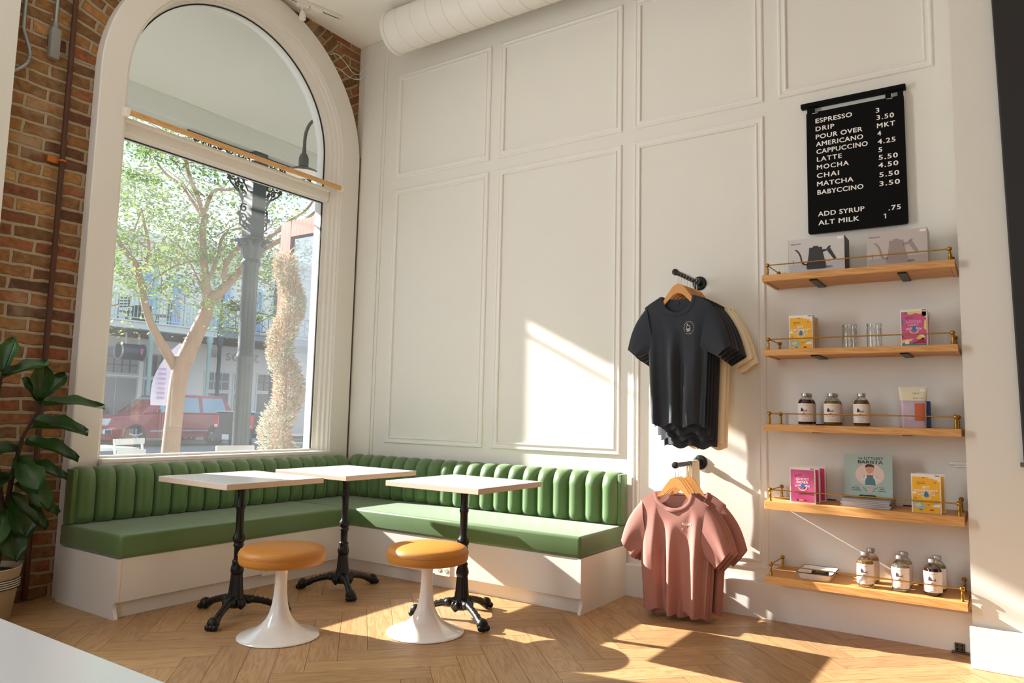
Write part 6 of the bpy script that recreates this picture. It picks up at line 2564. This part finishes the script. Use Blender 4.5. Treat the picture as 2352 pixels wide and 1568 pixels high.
mb.face([(-0.72, -0.235, 1.36), (0.72, -0.235, 1.36), (0.64, -0.12, 1.68), (-0.64, -0.12, 1.68)])
mb.build('rear_window', CARGLASS, t)
mb = MB()
mb.face([(0.885, 0.0, 1.3), (0.885, 0.85, 1.3), (0.735, 0.8, 1.68), (0.735, 0.02, 1.68)])
mb.build('side_window', CARGLASS, t)
mb = MB()
mb.box(-0.9, 0.9, -2.3, -2.2, 1.23, 1.27, 0.01, 1)
mb.build('tailgate_cap', CHROME, t)
for s in (-1, 1):
    mb = MB()
    mb.box(0.7 if s > 0 else -0.9, 0.9 if s > 0 else -0.7, -2.33, -2.2, 0.74, 1.14, 0.03, 2)
    tl = mb.build('tail_lamp', M('lamp_red', (206, 40, 40), 0.2), t)
    mb = MB()
    mb.box(0.73 if s > 0 else -0.87, 0.87 if s > 0 else -0.73, -2.338, -2.3, 0.78, 0.86, 0.01, 1)
    mb.build('reverse_lamp', M('lamp_glass', (214, 222, 226), 0.1), tl)
mb = MB()
mb.box(-0.9, 0.9, -2.48, -2.25, 0.4, 0.58, 0.03, 2)
mb.build('bumper', M('bumper_dark', (70, 76, 80), 0.4, metal=0.4), t)
mb = MB()
mb.box(-0.22, 0.1, -2.5, -2.485, 0.42, 0.58, 0.004, 1)
mb.build('number_plate', M('plate_white', (214, 216, 212), 0.5), t)
for y in (-1.4, 1.9):
    for x in (0.84, -0.84):
        wheel(t, x, y, 0.38, 0.24)


# ---- buildings across the street
def facade(name, label, y0, y1, wallc, railc, zslab, pattern, bays, upper, ztop, postys, xs=-22.0, xw=-24.5):
    t = thing(name, label, 'building', (xw, y0, GZ))
    g = -GZ
    L = y1 - y0
    mb = MB()
    mb.box(-6, 0, 0, L, 0, ztop + g)
    mb.build('wall', wallc, t)
    mb = MB()
    mb.box(-6, 0.12, 0.0, L, ztop + g, ztop + g + 0.35, 0.02, 1)
    mb.box(0, 0.08, 0, L, ztop + g - 0.5, ztop + g - 0.38)
    mb.build('parapet', M('parapet_cream', (232, 230, 220), 0.8), t)
    D = xs - xw
    mb = MB()
    mb.box(0, D, 0, L, zslab + g - 0.3, zslab + g - 0.02, 0.01, 1)
    mb.box(0, D + 0.06, 0, L, zslab + g - 0.06, zslab + g, 0.01, 1)
    mb.build('balcony_slab', railc[1], t)
    mb = MB()
    for k in range(int(D / 0.45)):
        mb.box(0.1 + 0.45 * k, 0.16 + 0.45 * k, 0.05, L, zslab + g - 0.42, zslab + g - 0.3)
    mb.build('joists', M('joist_dark', (70, 64, 60), 0.8), t)
    for py in postys:
        mb = MB()
        mb.lathe([(0.12, 0), (0.12, 0.25), (0.075, 0.3), (0.075, zslab + g - 0.75), (0.1, zslab + g - 0.72), (0.1, zslab + g - 0.55), (0.13, zslab + g - 0.5), (0.13, zslab + g - 0.3)], (D - 0.1, py - y0, 0), 14)
        mb.build('balcony_post', railc[0], t, smooth=True, angle=40)
        mb = MB()
        mb.lathe([(0.07, zslab + g), (0.07, zslab + g + 3.0)], (D - 0.1, py - y0, 0), 12)
        mb.build('upper_post', railc[0], t, smooth=True, angle=40)
    mb = MB()
    zr = zslab + g
    mb.box(D - 0.13, D - 0.07, 0, L, zr + 0.9, zr + 0.95)
    mb.box(D - 0.12, D - 0.08, 0, L, zr + 0.1, zr + 0.14)
    if pattern == 'bars':
        n = int(L / 0.14)
        for k in range(n):
            y = (k + .5) * L / n
            mb.box(D - 0.11, D - 0.09, y - 0.011, y + 0.011, zr + 0.12, zr + 0.92)
    else:
        n = int(L / 1.3)
        w = L / n
        for k in range(n):
            ya = k * w
            for s in range(4):
                yy = ya + w * (s + 0.5) / 4
                mb.box(D - 0.11, D - 0.09, yy - 0.012, yy + 0.012, zr + 0.12, zr + 0.92)
            mb.tube([(D - 0.1, ya, zr + 0.12), (D - 0.1, ya + w, zr + 0.92)], 0.014, 4)
            mb.tube([(D - 0.1, ya + w, zr + 0.12), (D - 0.1, ya, zr + 0.92)], 0.014, 4)
            mb.tube([(D - 0.1, ya + w * .5, zr + 0.92), (D - 0.1, ya + w * .25, zr + 0.5), (D - 0.1, ya + w * .5, zr + 0.12), (D - 0.1, ya + w * .75, zr + 0.5), (D - 0.1, ya + w * .5, zr + 0.92)], 0.014, 4)
    mb.build('railing', railc[0], t)
    DG = M('dark_shopglass', (52, 62, 66), 0.08, spec=0.8)
    for (ya, yb, za, zb, nx, nz, frm) in bays:
        mb = MB()
        mb.box(0.0, 0.05, ya - y0 - 0.07, yb - y0 + 0.07, za + g - 0.07, zb + g + 0.07)
        w = mb.build('shop_window', frm, t)
        mb = MB()
        mb.box(0.05, 0.056, ya - y0, yb - y0, za + g, zb + g)
        mb.build('pane', DG, w)
        mb = MB()
        for k in range(1, nx):
            y = ya - y0 + (yb - ya) * k / nx
            mb.box(0.056, 0.075, y - 0.015, y + 0.015, za + g, zb + g)
        for k in range(1, nz):
            z = za + g + (zb - za) * k / nz
            mb.box(0.056, 0.075, ya - y0, yb - y0, z - 0.015, z + 0.015)
        if nx > 1 or nz > 1:
            mb.build('muntins', frm if nx < 4 else M('muntin_dark', (40, 44, 46), 0.6), w)
    for (ya, yb, za, zb) in upper:
        mb = MB()
        mb.box(0.0, 0.06, ya - y0 - 0.12, yb - y0 + 0.12, za + g - 0.1, zb + g + 0.14)
        w = mb.build('window', M('pale_sage', (188, 206, 204), 0.7), t)
        mb = MB()
        mb.box(0.06, 0.066, ya - y0, yb - y0, za + g, zb + g)
        mb.build('pane', M('sky_glass', (120, 158, 196), 0.08, spec=0.8), w)
    return t


CREAMB = M('cream_render', (232, 226, 212), 0.85, var=0.03, vscale=2)
SAGE = M('sage_paint', (150, 186, 178), 0.6)
SAGEL = M('sage_light', (196, 204, 196), 0.7)
SLATE = M('slate_paint', (62, 74, 82), 0.6)
SLATEL = M('slate_light', (120, 132, 138), 0.7)
FR1 = M('shop_frame', (156, 172, 176), 0.6)
FR2 = M('shop_frame_white', (206, 210, 206), 0.6)
facade('townhouse', 'cream building across the street with a pale green balcony', 1.5, 13.6, CREAMB, (SAGE, SAGEL), 4.25, 'bars',
       [(9.2, 11.75, 2.4, 3.35, 8, 3, FR1), (9.2, 11.75, 0.2, 2.2, 3, 1, FR1), (12.1, 13.4, 2.35, 3.2, 6, 3, FR1), (12.1, 13.1, 0.1, 2.15, 1, 1, FR1), (6.2, 8.6, 0.2, 3.3, 3, 2, FR1)],
       [(11.75, 12.35, 4.5, 6.5), (8.6, 9.4, 4.4, 6.6), (13.0, 13.4, 4.5, 6.5)], 7.9, [3.2, 7.0, 10.9, 13.35])
facade('townhouse', 'grey-white building across the street with a dark trellis balcony', 13.66, 27.0, M('grey_render', (222, 220, 212), 0.85), (SLATE, SLATEL), 4.3, 'trellis',
       [(14.85, 16.0, 1.9, 2.65, 3, 2, FR2), (14.85, 16.0, 0.1, 1.75, 2, 1, FR2), (16.3, 17.1, 1.9, 2.65, 3, 2, FR2), (16.3, 17.1, 0.1, 1.75, 1, 1, FR2), (17.55, 18.9, 1.95, 2.7, 4, 2, FR2), (17.55, 18.9, 0.1, 1.8, 1, 1, FR2), (19.6, 22.5, 0.1, 2.7, 3, 2, FR2)],
       [(16.9, 17.5, 4.4, 6.6), (18.3, 19.0, 4.4, 6.6), (20.6, 21.4, 4.4, 6.6), (15.2, 15.8, 4.4, 6.6)], 8.1, [13.82, 16.45, 19.2, 22.0])

# shop name on the fascia
t = thing('shop_sign', 'thin grey shop lettering with a leaf emblem on the fascia across the street', 'sign', (-24.49, 14.75, 3.25))
cd = Card((0, 0, 0), (0, 1, 0), (0, 0, 1))
mb = MB()
cd.text(mb, 'scout', 1.05, 0.0, 0.5, 1.75, -0.01, 0.02)
mb.build('lettering', M('sign_grey', (150, 150, 150), 0.6), t)
mb = MB()
for k in range(7):
    a = PI * (0.08 + 0.84 * k / 6)
    dvec = Vector((0, math.cos(a), math.sin(a)))
    nv = Vector((0, -math.sin(a), math.cos(a)))
    c0 = Vector((0.02, 0.45, 0.05))
    pts = [c0 + dvec * 0.05, c0 + dvec * 0.22 + nv * 0.045, c0 + dvec * 0.38, c0 + dvec * 0.22 - nv * 0.045]
    mb.tube(pts, 0.008, 4, loop=True)
mb.build('leaf_emblem', MATS['sign_grey'], t)

# hanging drum sign
t = thing('drum_sign', 'dark drum-shaped sign hung on two rods under the green balcony', 'sign', (-22.6, 9.95, 3.12))
mb = MB()
mb.lathe([(0.3, 0.0), (0.3, 0.95)], (0, 0, 0), 28, axis='y')
for v in mb.bm.verts:
    v.co.y = abs(v.co.y)
mb.build('drum', M('sign_navy', (36, 42, 58), 0.4), t, smooth=True, angle=50)
for y in (0.0, 0.95):
    mb = MB()
    mb.tube([(0.3 * math.cos(2 * PI * k / 28), y, 0.3 * math.sin(2 * PI * k / 28)) for k in range(28)], 0.035, 8, loop=True)
    mb.build('rim', M('sign_silver', (170, 178, 184), 0.4, metal=0.5), t, smooth=True)
for y in (0.25, 0.75):
    mb = MB()
    mb.tube([(0, y, 0.28), (0, y, 0.85)], 0.03, 8)
    mb.build('rod', SAGEL, t, smooth=True)
mb = MB()
mb.face([(0.305, 0.72, -0.14), (0.305, 0.78, 0.02), (0.305, 0.66, 0.02)])
mb.sphere((0.3, 0.72, 0.07), 0.06, 10, 8)
mb.build('cone_emblem', M('sign_pink', (206, 90, 150), 0.5), t)


# balcony furniture and hanging baskets
def balcony_chair(label, x, y, rz):
    t = thing('balcony_chair', label, 'chair', (x, y, 4.25), rz, 'dark balcony chairs')
    mb = MB()
    for sx in (-1, 1):
        for sy in (-1, 1):
            mb.box(sx * .22 - .02, sx * .22 + .02, sy * .22 - .02, sy * .22 + .02, 0, 0.45 if sy > 0 else 1.0)
    mb.build('frame', BLACKM, t)
    mb = MB()
    mb.box(-.24, .24, -.24, .24, .42, .46)
    mb.build('seat', BLACKM, t)
    for k in range(4):
        mb = MB()
        mb.box(-.24, .24, -.235, -.21, .58 + .11 * k, .64 + .11 * k)
        mb.build('back_slat', BLACKM, t)


balcony_chair('dark slatted chair on the green balcony, left of its table', -23.2, 10.5, 0.4)
balcony_chair('dark slatted chair on the green balcony, right of its table', -23.2, 11.95, 2.8)
t = thing('balcony_table', 'small dark table between two chairs on the green balcony', 'table', (-23.3, 11.2, 4.25))
mb = MB()
mb.box(-.35, .35, -.35, .35, .70, .74)
mb.build('tabletop', BLACKM, t)
mb = MB()
for sx in (-1, 1):
    mb.box(sx * .3 - .02, sx * .3 + .02, -.3, .3, 0, .7)
mb.build('leg', BLACKM, t)
rb_ = random.Random(3)
for i, (x, y, z, lab) in enumerate(((-22.05, 15.3, 4.95, 'fern basket on the dark trellis balcony, nearer the iron post'), (-22.05, 14.35, 5.35, 'fern basket hanging where the two balconies meet'))):
    t = thing('hanging_basket', lab, 'plant basket', (x, y, z), 0, 'fern baskets')
    mb = MB()
    mb.lathe([(0.08, -0.22), (0.2, -0.1), (0.24, 0.0)], (0, 0, 0), 16, True, True)
    mb.build('basket', M('basket_dark', (50, 46, 40), 0.8), t, smooth=True)
    mb = MB()
    for k in range(420):
        d = Vector((rb_.gauss(0, 1), rb_.gauss(0, 1), rb_.gauss(0, .7))).normalized()
        c = d * rb_.uniform(0.1, 0.36)
        c.z *= 0.7
        u = d.orthogonal().normalized() * 0.03
        mb.face([c - u, c + d * 0.09, c + u])
    mb.build('foliage', leaf_mat('fern_leaf', (34, 60, 34), (70, 98, 56), 0.2, 0.6, 5) if 'fern_leaf' not in MATS else MATS['fern_leaf'], t)
t = thing('string_lights', 'string of small bulbs under the green balcony', 'string lights', (-22.15, 6.0, 3.85))
mb = MB()
mb.tube([(0, 0.5 * k, -0.02 + (0.05 if k % 2 else 0.0)) for k in range(16)], 0.012, 5)
mb.build('cable', BLACKM, t)
for k in range(15):
    mb = MB()
    mb.sphere((0, 0.5 * k + 0.25, -0.04), 0.035, 8, 6)
    mb.build('bulb', M('bulb_glass', (220, 220, 210), 0.2), t, smooth=True)
